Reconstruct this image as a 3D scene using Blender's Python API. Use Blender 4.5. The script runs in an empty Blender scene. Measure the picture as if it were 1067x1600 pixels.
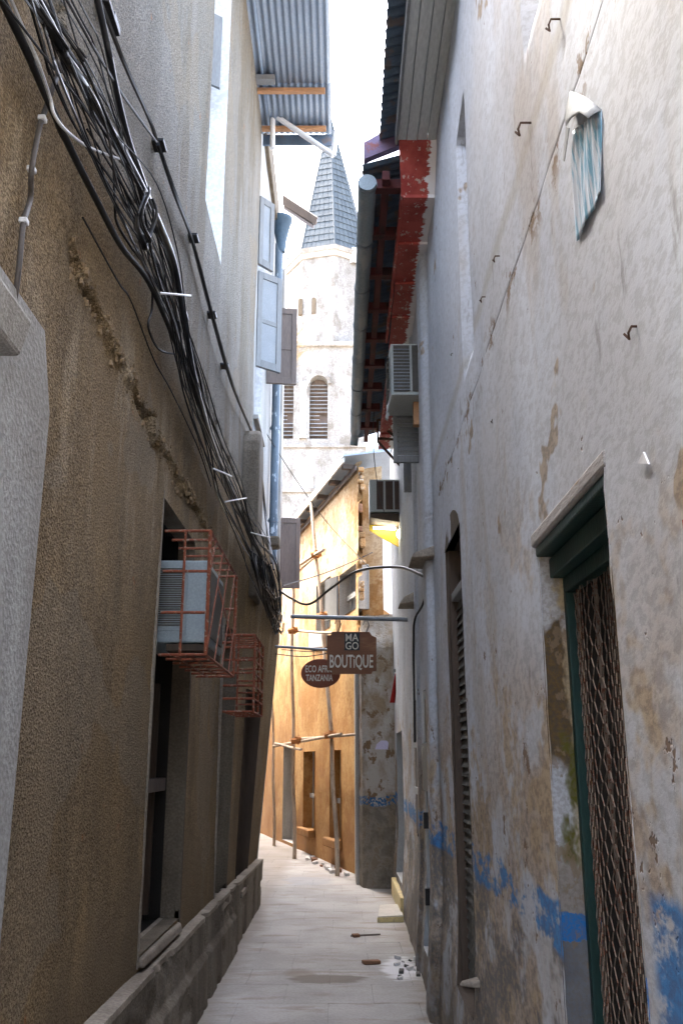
import bpy, math, random
import numpy as np
from mathutils import Vector, Matrix
random.seed(7); rng = np.random.default_rng(7)
scene = bpy.context.scene
col = scene.collection
R = math.radians

# ------------------------------------------------------------------ camera, sky, sun, exposure
EYE = Vector((0, 0, 1.6)); FPX = 1400.0; PITCH = math.atan(390 / FPX)
cam_d = bpy.data.cameras.new('camera'); cam = bpy.data.objects.new('camera', cam_d); col.objects.link(cam)
cam.location = EYE; cam.rotation_euler = (math.pi / 2 + PITCH, 0, 0)
cam_d.sensor_width = 36; cam_d.lens = FPX / 1600 * 36; cam_d.clip_start = .05; cam_d.clip_end = 3000
scene.camera = cam
SUN_EL, SUN_AZ = R(56), R(312)          # azimuth from +Y clockwise: hazy sun ahead to the left, over the roofs
world = bpy.data.worlds.new('World'); scene.world = world; world.use_nodes = True
wn = world.node_tree; bg = wn.nodes['Background']
sky = wn.nodes.new('ShaderNodeTexSky'); sky.sky_type = 'NISHITA'; sky.sun_disc = False
sky.sun_elevation = SUN_EL; sky.sun_rotation = SUN_AZ; sky.dust_density = 6; sky.air_density = 1.0; sky.ozone_density = 1
hs = wn.nodes.new('ShaderNodeHueSaturation'); hs.inputs['Saturation'].default_value = .8
wn.links.new(sky.outputs[0], hs.inputs['Color']); wn.links.new(hs.outputs[0], bg.inputs[0])
bg.inputs[1].default_value = .15
sd = bpy.data.lights.new('sun', 'SUN'); sd.energy = 1.0; sd.angle = R(14); sd.color = (1, .93, .82)
sun = bpy.data.objects.new('sun', sd); col.objects.link(sun)
tosun = Vector((math.sin(SUN_AZ) * math.cos(SUN_EL), math.cos(SUN_AZ) * math.cos(SUN_EL), math.sin(SUN_EL)))
sun.rotation_euler = tosun.to_track_quat('Z', 'Y').to_euler(); sun.location = (0, 0, 30)
vs = scene.view_settings; vs.view_transform = 'Standard'; vs.look = 'None'; vs.gamma = 1; vs.exposure = 4.0
vs.use_curve_mapping = False
scene.cycles.max_bounces = 6; scene.cycles.diffuse_bounces = 5; scene.cycles.use_denoising = True; scene.cycles.use_adaptive_sampling = True; scene.cycles.adaptive_threshold = .02

# ------------------------------------------------------------------ measuring: a photo pixel (1067x1600) to a place on a wall, a depth or a height
FW = Vector((0, math.cos(PITCH), math.sin(PITCH))); UP = Vector((0, -math.sin(PITCH), math.cos(PITCH)))
def ray(px, py): return Vector((1, 0, 0)) * ((px - 533.5) / FPX) + UP * ((800 - py) / FPX) + FW
def onx(px, py, X): d = ray(px, py); return EYE + d * ((X - EYE.x) / d.x)
def ony(px, py, Y): d = ray(px, py); return EYE + d * (Y / d.y)
def onz(px, py, Z): d = ray(px, py); return EYE + d * ((Z - EYE.z) / d.z)
def onpl(px, py, P, Nn): d = ray(px, py); return EYE + d * ((P - EYE).dot(Nn) / d.dot(Nn))

# ------------------------------------------------------------------ value noise for real relief
_lat = rng.random((256, 256))
def vnoise(a, b):
    a = np.asarray(a, float); b = np.asarray(b, float)
    i = np.floor(a).astype(int); j = np.floor(b).astype(int); fa = a - i; fb = b - j
    fa = fa * fa * (3 - 2 * fa); fb = fb * fb * (3 - 2 * fb)
    g = lambda p, q: _lat[p & 255, q & 255]
    return (g(i, j) * (1 - fa) + g(i + 1, j) * fa) * (1 - fb) + (g(i, j + 1) * (1 - fa) + g(i + 1, j + 1) * fa) * fb
def fbm(a, b, o=4):
    s = 0; w = .5
    for k in range(o): s = s + w * vnoise(np.asarray(a) * 2 ** k + 17.3 * k, np.asarray(b) * 2 ** k + 9.1 * k); w *= .5
    return s - .47
def sst(x, a, b): t = np.clip((np.asarray(x, float) - a) / (b - a), 0, 1); return t * t * (3 - 2 * t)

# ------------------------------------------------------------------ materials
class G:
    def __init__(s, name):
        s.m = bpy.data.materials.new(name); s.m.use_nodes = True; s.t = s.m.node_tree
        s.b = s.t.nodes['Principled BSDF']; s._p = None
    def n(s, t): return s.t.nodes.new(t)
    def l(s, a, b): s.t.links.new(a, b)
    def put(s, sock, v):
        if isinstance(v, (int, float)): sock.default_value = v
        elif isinstance(v, tuple): sock.default_value = v if len(v) == len(sock.default_value) else (*v, 1)
        else: s.l(v, sock)
    def pos(s):
        if s._p is None: s._p = s.n('ShaderNodeNewGeometry').outputs['Position']
        return s._p
    def xyz(s):
        q = s.n('ShaderNodeSeparateXYZ'); s.l(s.pos(), q.inputs[0]); return q.outputs
    def rnd(s): return s.n('ShaderNodeObjectInfo').outputs['Random']
    def vec(s, sc, off=(0, 0, 0)):
        q = s.n('ShaderNodeMapping'); s.l(s.pos(), q.inputs[0]); q.inputs['Scale'].default_value = sc; q.inputs['Location'].default_value = off
        return q.outputs[0]
    def noise(s, sc=1, stretch=(1, 1, 1), det=4, rough=.55, off=(0, 0, 0), dist=0):
        q = s.n('ShaderNodeTexNoise'); s.l(s.vec(stretch, off), q.inputs['Vector'])
        q.inputs['Scale'].default_value = sc; q.inputs['Detail'].default_value = min(det, 4); q.inputs['Roughness'].default_value = rough
        q.inputs['Distortion'].default_value = dist
        return q.outputs[0]
    def voro(s, sc, stretch=(1, 1, 1), feat='F1'):
        q = s.n('ShaderNodeTexVoronoi'); q.feature = feat; s.l(s.vec(stretch), q.inputs['Vector']); q.inputs['Scale'].default_value = sc
        return q.outputs['Distance']
    def mth(s, op, a, b=0.0, clamp=False):
        q = s.n('ShaderNodeMath'); q.operation = op; q.use_clamp = clamp; s.put(q.inputs[0], a); s.put(q.inputs[1], b); return q.outputs[0]
    def add(s, a, b): return s.mth('ADD', a, b)
    def sub(s, a, b): return s.mth('SUBTRACT', a, b)
    def mul(s, a, b): return s.mth('MULTIPLY', a, b)
    def step(s, x, lo, hi):
        q = s.n('ShaderNodeMapRange'); q.interpolation_type = 'SMOOTHSTEP'; s.put(q.inputs[0], x)
        if lo > hi: q.inputs[1].default_value = hi; q.inputs[2].default_value = lo; q.inputs[3].default_value = 1; q.inputs[4].default_value = 0
        else: q.inputs[1].default_value = lo; q.inputs[2].default_value = hi
        return q.outputs[0]
    def mix(s, f, a, b, mode='MIX'):
        q = s.n('ShaderNodeMix'); q.data_type = 'RGBA'; q.blend_type = mode; s.put(q.inputs[0], f); s.put(q.inputs[6], a); s.put(q.inputs[7], b); return q.outputs[2]
    def bump(s, h, strength=.5, dist=.01, prev=None):
        q = s.n('ShaderNodeBump'); q.inputs['Strength'].default_value = strength; q.inputs['Distance'].default_value = dist
        s.l(h, q.inputs['Height'])
        if prev is not None: s.l(prev, q.inputs['Normal'])
        return q.outputs[0]
    def done(s, colr, rough=.85, nrm=None, metal=0, spec=.3):
        s.put(s.b.inputs['Base Color'], colr); s.put(s.b.inputs['Roughness'], rough); s.put(s.b.inputs['Metallic'], metal)
        s.b.inputs['Specular IOR Level'].default_value = spec
        if nrm is not None: s.l(nrm, s.b.inputs['Normal'])
        return s.m
def dk(c, k): return tuple(v * k for v in c)
def simple(name, c, rough=.7, var=.35, sc=6, stretch=(1, 1, 1), bump=.3, bd=.004, metal=0, spec=.3, c2=None, cut=(.52, .66), rndv=.0, fine=90):
    g = G(name); n1 = g.noise(sc, stretch, 5); n2 = g.noise(fine, stretch, 3)
    k = g.mix(g.step(n1, .3, .7), dk(c, 1 - var), dk(c, 1 + var * .6))
    if c2: k = g.mix(g.step(g.noise(sc * 1.7, stretch, 6, .65, (3, 7, 1)), *cut), k, c2)
    if rndv: k = g.mix(g.mul(g.rnd(), rndv), k, dk(c, .45))
    k = g.mix(g.step(n2, .35, .7), dk((.84, .84, .84), 1), (1, 1, 1), 'MIX') if False else g.mix(.5, k, g.mix(g.step(n2, .35, .7), dk(c, .8), dk(c, 1.15)))
    if c2: k = g.mix(g.step(g.noise(sc * 1.7, stretch, 6, .65, (3, 7, 1)), *cut), k, c2)
    return g.done(k, rough, g.bump(n2, bump, bd), metal, spec)
M = {}
def mat_left():
    g = G('roughcast_brown_stucco'); X = g.xyz(); z = X[2]; y = X[1]
    big = g.noise(.9, (1, 1, .7), 4); streak = g.noise(2.6, (1, 1, .28), 4, .6); grain = g.noise(105, (1, .8, 1), 3, .7); peb = g.voro(90)
    zz = g.add(z, g.mul(g.sub(g.noise(1.6, (1, 1, .6), 4), .5), .7))
    c = g.mix(g.step(streak, .34, .68), (.15, .097, .047), (.27, .185, .098))
    c = g.mix(g.step(big, .42, .62), c, (.23, .148, .068))
    grey = g.mix(g.step(streak, .3, .72), (.155, .148, .133), (.225, .217, .198))
    c = g.mix(g.step(zz, 3.75, 4.35), c, grey)
    c = g.mix(g.mul(g.step(zz, 1.5, .5), .45), c, (.10, .075, .045))
    # pale wash running down from the cracked course
    pale = g.mul(g.step(g.noise(2.9, (1, 1, .3), 4, .6, (0, 3, 5)), .50, .64), g.mul(g.step(zz, 2.0, 3.0), g.step(zz, 3.75, 3.45)))
    c = g.mix(g.mul(pale, .75), c, (.42, .33, .22))
    c = g.mix(g.mul(g.step(g.noise(1.7, (1, 1, .6), 4, .65, (14, 6, 1)), .52, .66), g.mul(g.step(zz, 4.0, 3.4), .55)), c, (.34, .225, .10))
    dark = g.mul(g.step(g.noise(1.6, (1, 1, .25), 4, .65, (9, 2, 4)), .50, .66), .6)
    c = g.mix(dark, c, (.085, .06, .035))
    c = g.mix(g.step(grain, .40, .60), g.mix(.45, c, (.04, .026, .012)), g.mix(.22, c, (.60, .46, .27)))
    c = g.mix(g.mul(g.step(g.noise(7, (1, 1, 1), 3, .6, (5, 5, 5)), .67, .75), .6), c, (.32, .12, .04))
    # cement repairs with hard edges, hairline cracks, rising damp
    rp = g.noise(.75, (1, 1, 1.2), 3, .55, (21, 3, 8)); c = g.mix(g.mul(g.step(rp, .585, .60), .55), c, g.mix(g.step(grain, .4, .6), (.15, .115, .075), (.30, .24, .165)))
    c = g.mix(g.mul(g.step(g.add(zz, g.mul(big, 1.2)), 1.75, 1.45), .45), c, (.17, .12, .07))
    b1 = g.bump(peb, .7, .010); b2 = g.bump(grain, 1.0, .012, b1)
    return g.done(c, .92, b2, spec=.2)
def mat_plain_stucco(name, c, c2, stain, sc=2.5, grain=120, amt=.5, bd=.006):
    g = G(name); st = g.noise(sc, (1, 1, .18), 5, .6); big = g.noise(1.3, (1, 1, .6), 5); gr = g.noise(grain, (1, 1, 1), 3)
    k = g.mix(g.step(st, .3, .7), c, c2); k = g.mix(g.mul(g.step(big, .5, .68), amt), k, stain)
    k = g.mix(g.step(gr, .35, .68), g.mix(.35, k, dk(stain, .5)), k)
    return g.done(k, .93, g.bump(gr, .5, bd), spec=.15)
def mat_right():
    g = G('old_limewash_wall'); X = g.xyz(); y = X[1]; z = X[2]
    st = g.noise(3.0, (1, .55, .34), 4, .6); big = g.noise(.9, (1, .7, .7), 4); blot = g.noise(4.5, (1, .45, .55), 4, .65, (4, 1, 8)); fine = g.noise(55, (1, .38, .7), 4, .65); spk = g.noise(17, (1, .40, .45), 4, .72, (2, 9, 3))
    c = g.mix(g.step(st, .34, .68), (.45, .48, .525), (.55, .58, .62))
    c = g.mix(g.mul(g.step(big, .46, .62), .55), c, (.46, .455, .45))
    warm = g.mul(g.step(g.noise(2.3, (1, .7, .25), 4, .65, (7, 0, 2)), .57, .68), .4)
    c = g.mix(warm, c, (.36, .28, .19))
    # worn lower wall: plaster showing through, wavering upper edge
    zz = g.add(z, g.mul(g.sub(g.noise(1.5, (1, .6, .6), 4, .65, (1, 6, 2)), .5), 1.7))
    plas = g.mix(g.step(fine, .35, .62), (.22, .145, .08), (.40, .29, .18))
    worn = g.mul(g.step(zz, 2.3, 1.3), g.step(blot, .42, .54))
    c = g.mix(g.mul(worn, .75), c, plas)
    tan = g.mul(g.step(g.noise(3.1, (1, .5, .7), 4, .7, (11, 3, 3)), .53, .60), g.step(zz, 2.6, 1.7))
    c = g.mix(g.mul(tan, .8), c, g.mix(g.step(fine, .35, .6), (.30, .215, .13), (.42, .32, .20)))
    # limewash flaked away: dense near the foot, scattered above
    fl = g.step(g.add(spk, g.mul(g.step(zz, 3.0, 1.2), .06)), .68, .715)
    c = g.mix(g.mul(fl, .9), c, (.16, .10, .06))
    fl2 = g.step(g.noise(2.6, (1, .5, .6), 4, .72, (3, 3, 3)), .65, .675)
    c = g.mix(g.mul(fl2, .8), c, g.mix(g.step(fine, .4, .6), (.24, .17, .10), (.36, .27, .17)))
    # crack's shadow line and dirt painted dark along the course; stained line of old fixings over it
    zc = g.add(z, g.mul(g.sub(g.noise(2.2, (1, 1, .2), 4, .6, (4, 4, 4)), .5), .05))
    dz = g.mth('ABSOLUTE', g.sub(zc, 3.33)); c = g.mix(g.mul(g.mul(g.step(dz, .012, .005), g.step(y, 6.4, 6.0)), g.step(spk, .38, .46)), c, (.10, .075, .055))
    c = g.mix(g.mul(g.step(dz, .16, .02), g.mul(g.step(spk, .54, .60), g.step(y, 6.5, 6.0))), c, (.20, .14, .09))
    d2 = g.mth('ABSOLUTE', g.sub(zc, 3.64)); c = g.mix(g.mul(g.mul(g.step(d2, .07, .01), .45), g.step(y, 6.5, 6.0)), c, (.33, .29, .22))
    # painted dado: dull grey below, a blue line over it, both worn off in patches
    zd = g.add(z, g.mul(g.sub(g.noise(5, (1, 1, 1), 4), .5), .12))
    wear = g.noise(3.2, (1, .45, .8), 4, .7, (8, 8, 1)); wear2 = g.noise(7, (1, .42, 1), 4, .72, (1, 2, 8))
    grey = g.mix(g.step(st, .3, .7), (.11, .105, .105), (.19, .18, .17))
    c = g.mix(g.mul(g.step(zd, 1.12, 1.06), g.step(g.add(wear, g.mul(wear2, .5)), .82, .68)), c, g.mix(g.mul(g.step(fine, .45, .6), .5), grey, plas))
    blue = g.mul(g.mul(g.step(zd, 1.215, 1.195), g.step(zd, 1.045, 1.075)), g.step(g.add(wear2, g.mul(wear, .6)), .88, .77))
    nearb = g.mul(g.mul(g.step(y, 1.97, 1.90), g.step(zd, 1.36, 1.33)), g.mul(g.step(zd, .95, 1.06), g.step(g.add(wear2, g.mul(fine, .4)), .88, .74)))
    blue = g.mth('MAXIMUM', blue, nearb)
    c = g.mix(g.mul(blue, .92), c, g.mix(g.step(fine, .3, .7), (.02, .13, .34), (.04, .21, .48)))
    c = g.mix(g.mul(g.step(zz, .75, .1), .6), c, (.10, .075, .05))
    # black mould runs
    mo = g.mul(g.step(g.noise(13, (1, .5, .16), 4, .7, (6, 4, 9)), .62, .70), .4)
    c = g.mix(mo, c, (.11, .085, .065))
    c = g.mix(g.mul(g.step(fine, .55, .40), .22), c, (.16, .14, .12))
    return g.done(c, .82, g.bump(g.sub(g.mul(fine, .45), g.mul(fl, .8)), .5, .006), spec=.2)
def mat_jamb():
    g = G('peeled_door_jamb_plaster'); X = g.xyz(); x = X[0]; z = X[2]
    n = g.noise(9, (1, 1, .5), 6, .65); f = g.noise(70, (1, 1, 1), 4); w = g.noise(5, (1, 1, .6), 5, .6, (2, 2, 2))
    c = g.mix(g.step(n, .35, .65), (.47, .375, .23), (.36, .27, .155))
    zb = g.add(z, g.mul(g.sub(w, .5), .35))
    c = g.mix(g.mul(g.step(zb, 1.9, 2.0), g.step(n, .45, .55)), c, (.42, .40, .38))
    xb = g.add(x, g.mul(g.sub(n, .5), .12))
    c = g.mix(g.mul(g.mul(g.step(zb, 2.02, 1.99), g.step(zb, 1.52, 1.55)), g.step(xb, .705, .69)), c, g.mix(g.step(f, .4, .6), (.06, .038, .015), (.12, .075, .03)))
    c = g.mix(g.mul(g.step(zb, 1.60, 1.55), g.step(xb, .70, .665)), c, (.42, .42, .425))
    c = g.mix(g.mul(g.mul(g.step(zb, 1.70, 1.64), g.step(zb, 1.28, 1.34)), g.mul(g.step(xb, .645, .67), g.step(n, .38, .50))), c, (.09, .085, .012))
    c = g.mix(g.step(zb, 1.36, 1.30), c, (.26, .225, .19))
    zs = g.add(g.add(z, g.mul(g.sub(f, .5), .03)), g.mul(g.sub(n, .5), .07))
    c = g.mix(g.mul(g.mul(g.step(zs, 1.185, 1.18), g.step(zs, 1.10, 1.105)), g.step(g.add(w, g.mul(f, .3)), .86, .76)), c, (.022, .14, .36))
    c = g.mix(g.mul(g.step(zs, 1.105, 1.10), g.step(g.add(n, g.mul(f, .3)), .78, .66)), c, g.mix(g.step(w, .4, .6), (.10, .105, .115), (.15, .15, .155)))
    c = g.mix(g.mul(g.step(f, .56, .44), .3), c, (.14, .11, .08))
    c = g.mix(g.mul(g.step(g.noise(14, (1, 1, .6), 4, .7, (7, 7, 7)), .58, .63), .7), c, (.20, .14, .085))
    return g.done(c, .85, g.bump(g.add(n, g.mul(f, .4)), .6, .008), spec=.2)
def mat_ochre():
    g = G('ochre_limewash'); X = g.xyz(); z = X[2]
    st = g.noise(2.4, (.5, .4, .35), 6, .68); bl = g.noise(1.6, (.7, .5, .7), 6, .65, (3, 1, 1)); f = g.noise(30, (.6, .4, .7), 4, .65)
    c = g.mix(g.step(st, .38, .62), (.31, .155, .045), (.43, .26, .10))
    zz = g.add(z, g.mul(g.sub(bl, .5), 2.2))
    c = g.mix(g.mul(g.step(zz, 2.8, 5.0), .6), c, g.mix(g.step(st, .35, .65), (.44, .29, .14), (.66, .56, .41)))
    c = g.mix(g.mul(g.step(g.noise(2.8, (.6, .45, .55), 4, .72, (2, 9, 4)), .53, .60), .7), c, (.26, .12, .035))
    c = g.mix(g.mul(g.step(f, .55, .40), .35), c, (.22, .10, .03))
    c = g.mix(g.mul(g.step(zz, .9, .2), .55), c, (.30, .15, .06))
    return g.done(c, .9, g.bump(g.add(g.mul(f, .4), bl), .5, .02), spec=.15)
def mat_pier():
    g = G('eroded_lime_pier'); X = g.xyz(); z = X[2]
    n = g.noise(4, (1, 1, .7), 6, .65); f = g.noise(35, (1, 1, 1), 5, .6); w = g.noise(7, (1, 1, .8), 6, .65, (5, 5, 5))
    c = g.mix(g.step(n, .36, .62), (.27, .21, .14), (.42, .39, .35))
    c = g.mix(g.step(w, .56, .63), c, (.19, .125, .07))
    zz = g.add(z, g.mul(g.sub(n, .5), .15))
    c = g.mix(g.mul(g.mul(g.step(zz, 1.16, 1.14), g.step(zz, 1.02, 1.04)), g.step(f, .58, .46)), c, (.03, .12, .26))
    c = g.mix(g.mul(g.step(zz, 1.04, 1.02), .8), c, g.mix(g.step(w, .4, .6), (.10, .085, .06), (.20, .17, .13)))
    return g.done(c, .9, g.bump(g.add(n, f), .8, .02), spec=.15)
def mat_floor():
    g = G('worn_concrete_paving'); n = g.noise(1.4, (1, 1, 1), 6, .6); f = g.noise(45, (1, 1, 1), 4); s = g.noise(3.2, (.5, 1.6, 1), 6, .65, (4, 4, 0))
    X = g.xyz()
    c = g.mix(g.step(n, .32, .68), (.33, .313, .29), (.44, .418, .395))
    c = g.mix(g.mul(g.step(s, .52, .66), .55), c, (.25, .195, .145))
    c = g.mix(g.mul(g.rnd(), .12), c, (.30, .285, .27))
    c = g.mix(g.step(f, .33, .66), g.mix(.18, c, (.12, .11, .1)), c)
    # damp spill
    def blob(cx, cy, rx, ry):
        dx = g.mul(g.sub(X[0], cx), 1 / rx); dy = g.mul(g.sub(X[1], cy), 1 / ry)
        r = g.add(g.mul(dx, dx), g.mul(dy, dy)); return g.step(g.add(r, g.mul(g.sub(s, .5), 3)), 1.1, .5)
    c = g.mix(g.mul(blob(-.10, 7.55, .30, .17), .75), c, (.15, .12, .09))
    c = g.mix(g.mul(blob(-.33, 7.75, .16, .14), .5), c, (.20, .16, .12))
    c = g.mix(g.mul(blob(.50, 7.9, .2, .42), .8), c, (.72, .72, .73))
    c = g.mix(g.mul(blob(-.48, 13.4, .38, .5), .6), c, (.26, .27, .29))
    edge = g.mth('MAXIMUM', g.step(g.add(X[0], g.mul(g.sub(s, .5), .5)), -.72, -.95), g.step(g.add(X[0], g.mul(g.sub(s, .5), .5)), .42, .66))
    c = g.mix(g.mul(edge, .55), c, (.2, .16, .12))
    c = g.mix(g.mul(g.step(g.noise(26, (1, 1, 1), 3, .7, (1, 1, 5)), .66, .72), .5), c, (.16, .13, .10))
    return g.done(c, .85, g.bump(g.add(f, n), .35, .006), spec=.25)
def mat_red():
    g = G('peeling_red_paint'); n = g.noise(5, (1, 1, 1), 6, .65); f = g.noise(22, (1, .5, 1), 5, .7, (3, 3, 3)); X = g.xyz()
    c = g.mix(g.step(n, .35, .65), (.25, .028, .022), (.36, .06, .045))
    c = g.mix(g.step(f, .58, .63), c, (.40, .29, .24))
    ed = g.add(X[0], g.mul(g.sub(g.noise(16, (.25, 1, 1), 5, .7, (8, 1, 1)), .5), .16))
    c = g.mix(g.step(ed, .605, .62), c, (.68, .66, .66))
    return g.done(c, .6, g.bump(f, .5, .005), spec=.3)
def mat_slate():
    g = G('spire_slate'); n = g.noise(.9, (1, 1, 1), 5); 
    c = g.mix(g.step(n, .3, .7), (.034, .046, .055), (.052, .067, .077)); c = g.mix(g.mul(g.rnd(), .5), c, (.066, .082, .09))
    return g.done(c, .6, g.bump(g.noise(6), .3, .02))
def mat_foil():
    g = G('torn_blue_foil'); n = g.noise(30, (1, 3, .25), 4, .6); 
    c = g.mix(g.step(n, .45, .62), (.66, .70, .74), (.20, .42, .55))
    return g.done(c, .28, g.bump(n, .8, .006), metal=.25, spec=.7)
def mat_emit(name, c, e):
    g = G(name); g.b.inputs['Emission Color'].default_value = (*c, 1); g.b.inputs['Emission Strength'].default_value = e
    return g.done(c, .4)
def mat_cane():
    return None
def mats():
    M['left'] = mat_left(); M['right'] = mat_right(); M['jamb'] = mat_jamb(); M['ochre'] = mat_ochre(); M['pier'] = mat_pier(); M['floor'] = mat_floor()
    M['red'] = mat_red(); M['slate'] = mat_slate(); M['foil'] = mat_foil()
    M['grey'] = mat_plain_stucco('grey_weathered_stucco', (.27, .27, .26), (.38, .38, .365), (.20, .185, .16))
    M['plinth'] = mat_plain_stucco('crumbling_plinth_render', (.14, .115, .085), (.25, .215, .17), (.075, .06, .042), 3, 60, .6, .012)
    M['ledge'] = mat_plain_stucco('pale_cement_edge', (.25, .21, .165), (.36, .31, .25), (.14, .11, .08), 5, 60, .6)
    M['trim'] = mat_plain_stucco('pale_cement_trim', (.33, .31, .28), (.45, .43, .40), (.21, .18, .14), 4, 100, .35)
    M['pilaster'] = mat_plain_stucco('whitewashed_pilaster', (.34, .335, .32), (.46, .455, .44), (.25, .22, .18), 3, 55, .5, .010)
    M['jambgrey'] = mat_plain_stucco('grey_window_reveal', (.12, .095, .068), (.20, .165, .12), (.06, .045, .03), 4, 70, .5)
    M['white'] = mat_plain_stucco('white_reveal', (.74, .74, .74), (.82, .82, .82), (.62, .60, .57), 4, 30, .25, .001)
    M['tower'] = mat_plain_stucco('tower_limewash', (.25, .243, .23), (.36, .355, .345), (.15, .135, .115), .5, 8, .75, .03)
    M['tin'] = simple('galvanised_corrugated_tin', (.26, .31, .37), .5, .25, 3, (1, .3, 1), .15, .003, .35, .4)
    M['tindark'] = simple('aged_corrugated_tin', (.10, .145, .205), .55, .3, 4, (1, 1, 1), .2, .003, .3, .4, c2=(.16, .13, .12))
    M['gutter'] = simple('dull_grey_gutter', (.22, .26, .27), .5, .2, 4, (1, .4, 1), .15, .003, .2, .4, c2=(.30, .31, .30))
    M['tinroof'] = simple('rusted_purple_tin', (.14, .10, .16), .6, .3, 5, c2=(.2, .06, .05))
    M['bluepipe'] = simple('blue_grey_downpipe', (.095, .13, .165), .5, .2, 9, (1, 1, .4), .2, .003, 0, .4, c2=(.45, .52, .58), cut=(.6, .7))
    M['hopper'] = simple('dark_blue_hopper', (.05, .085, .12), .5, .3, 10, bump=.3)
    M['pvc'] = simple('white_plastic_pipe', (.72, .73, .74), .4, .12, 6, bump=.05)
    M['board'] = simple('pale_painted_board', (.52, .54, .52), .65, .14, 3, (1, .2, 1), .2, .003, c2=(.36, .36, .33), cut=(.62, .72))
    M['rafter'] = simple('raw_orange_timber', (.45, .24, .12), .75, .3, 8, (.3, 1, 1))
    M['wood'] = simple('weathered_brown_shutter', (.15, .12, .105), .75, .3, 6, (1, 1, .15), .4, .004)
    M['darkwood'] = simple('old_dark_timber', (.075, .052, .036), .75, .4, 6, (1, 1, .15), .5, .005)
    M['slatwood'] = simple('dusty_dark_slats', (.11, .105, .09), .8, .35, 7, (1, 1, .6), .4, .004, c2=(.19, .17, .14))
    M['reddark'] = simple('shade_darkened_red_timber', (.075, .014, .014), .7, .4, 6, (1, .3, 1), .3, .004, c2=(.03, .012, .012))  # darker copy of the red, eave shade put into its colour
    M['crumb'] = simple('broken_brown_plaster', (.25, .175, .10), .95, .45, 30, bump=.6)
    M['greywood'] = simple('grey_painted_timber', (.20, .205, .205), .7, .2, 7, (1, 1, .2), .3, .003, c2=(.2, .18, .15), cut=(.6, .7))
    M['paint'] = simple('chipped_white_paint', (.36, .37, .365), .6, .15, 7, (1, 1, .3), .3, .003, c2=(.36, .33, .29), cut=(.63, .7))
    M['rust'] = simple('rusted_red_iron', (.23, .062, .028), .7, .4, 25, c2=(.30, .22, .16), cut=(.56, .63), bump=.4, bd=.002)
    M['ironbrown'] = simple('rusty_brown_iron', (.07, .035, .02), .75, .4, 20, bump=.4, bd=.002)
    M['steel'] = simple('dull_steel', (.20, .22, .24), .45, .25, 12, metal=.5)
    M['black'] = simple('black_cable_sheath', (.006, .0065, .008), .33, .3, 12, bump=.1, bd=.002, spec=.5)
    M['blackdull'] = simple('dusty_black_cable', (.013, .012, .012), .6, .4, 12, bump=.2, bd=.002)
    M['greycable'] = simple('grey_cable', (.055, .052, .05), .5, .3, 12, bump=.1)
    M['browncable'] = simple('dusty_brown_cable', (.045, .034, .025), .65, .4, 12, bump=.2, bd=.002)
    M['whitecable'] = simple('white_cable', (.6, .6, .6), .45, .15, 12, bump=.1)
    M['conduit'] = simple('grey_plastic_conduit', (.085, .072, .062), .5, .2, 12, bump=.1)
    M['ac'] = simple('pale_blue_grey_casing', (.27, .32, .335), .45, .1, 5, bump=.05, spec=.4)
    M['acwhite'] = simple('aged_white_casing', (.38, .41, .395), .5, .15, 6, bump=.1, c2=(.4, .38, .33), cut=(.64, .72))
    M['mesh'] = simple('dark_metal_mesh', (.075, .07, .06), .7, .3, 40)
    M['dark'] = simple('painted_interior_dark', (.018, .015, .012), .9, .3, 5)  # near-black colour standing in for the shade of interiors and backings
    M['darkpane'] = simple('dusty_dark_glass', (.05, .055, .06), .25, .3, 5, spec=.5)
    M['palepane'] = simple('pale_sky_blue_shutter', (.23, .245, .255), .5, .15, 4)
    M['slot'] = simple('brown_slot_panel', (.065, .04, .03), .6, .3, 10)
    M['green'] = simple('chipped_green_paint', (.010, .036, .030), .5, .3, 7, (1, 1, .3), .4, .004, c2=(.05, .08, .07), cut=(.64, .72))
    M['expanded'] = simple('rust_flecked_steel_mesh', (.20, .155, .12), .55, .35, 30, c2=(.14, .06, .035), cut=(.52, .6), metal=.2, bump=.2, bd=.001)
    M['lintel'] = simple('bleached_lintel_timber', (.36, .335, .31), .8, .25, 5, (1, .25, 1), .5, .006, c2=(.25, .18, .12), cut=(.62, .7))
    M['yellow'] = simple('yellow_plastic_sheet', (.22, .15, .004), .5, .2, 7, bump=.2)
    M['step'] = simple('yellow_painted_cement', (.62, .50, .24), .75, .2, 8, c2=(.45, .36, .22))
    M['stepedge'] = simple('pale_cement_slab', (.50, .46, .40), .8, .2, 8)
    M['brick'] = simple('broken_brown_brick', (.24, .12, .065), .9, .4, 14, bump=.7, bd=.01)
    M['rubble'] = simple('pale_rubble', (.60, .58, .55), .9, .25, 14, bump=.7, bd=.01)
    M['ruin'] = simple('orange_coral_rubble', (.52, .30, .13), .95, .4, 6, bump=.9, bd=.05, c2=(.75, .65, .5))
    M['sign'] = simple('varnished_brown_board', (.17, .062, .022), .5, .25, 4, (.2, 1, 1), .25, .003, c2=(.24, .11, .045), cut=(.58, .68))
    M['signoval'] = simple('red_brown_board', (.20, .055, .022), .5, .25, 5, (.2, 1, 1), .25, .003)
    M['signblack'] = simple('black_sign_paint', (.014, .014, .014), .45, .2, 9)
    M['cream'] = simple('cream_lettering', (.64, .58, .47), .6, .15, 20)
    M['pole'] = simple('bare_mangrove_pole', (.45, .36, .27), .85, .35, 9, (1, 1, .2), .6, .006, c2=(.26, .19, .13))
    M['rope'] = simple('brown_rope_lashing', (.36, .15, .05), .9, .4, 40, bump=.6)
    M['paper'] = simple('pale_lilac_paper', (.56, .54, .72), .8, .1, 9)
    M['redcloth'] = simple('bright_red_cloth', (.32, .012, .01), .8, .2, 9)
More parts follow.
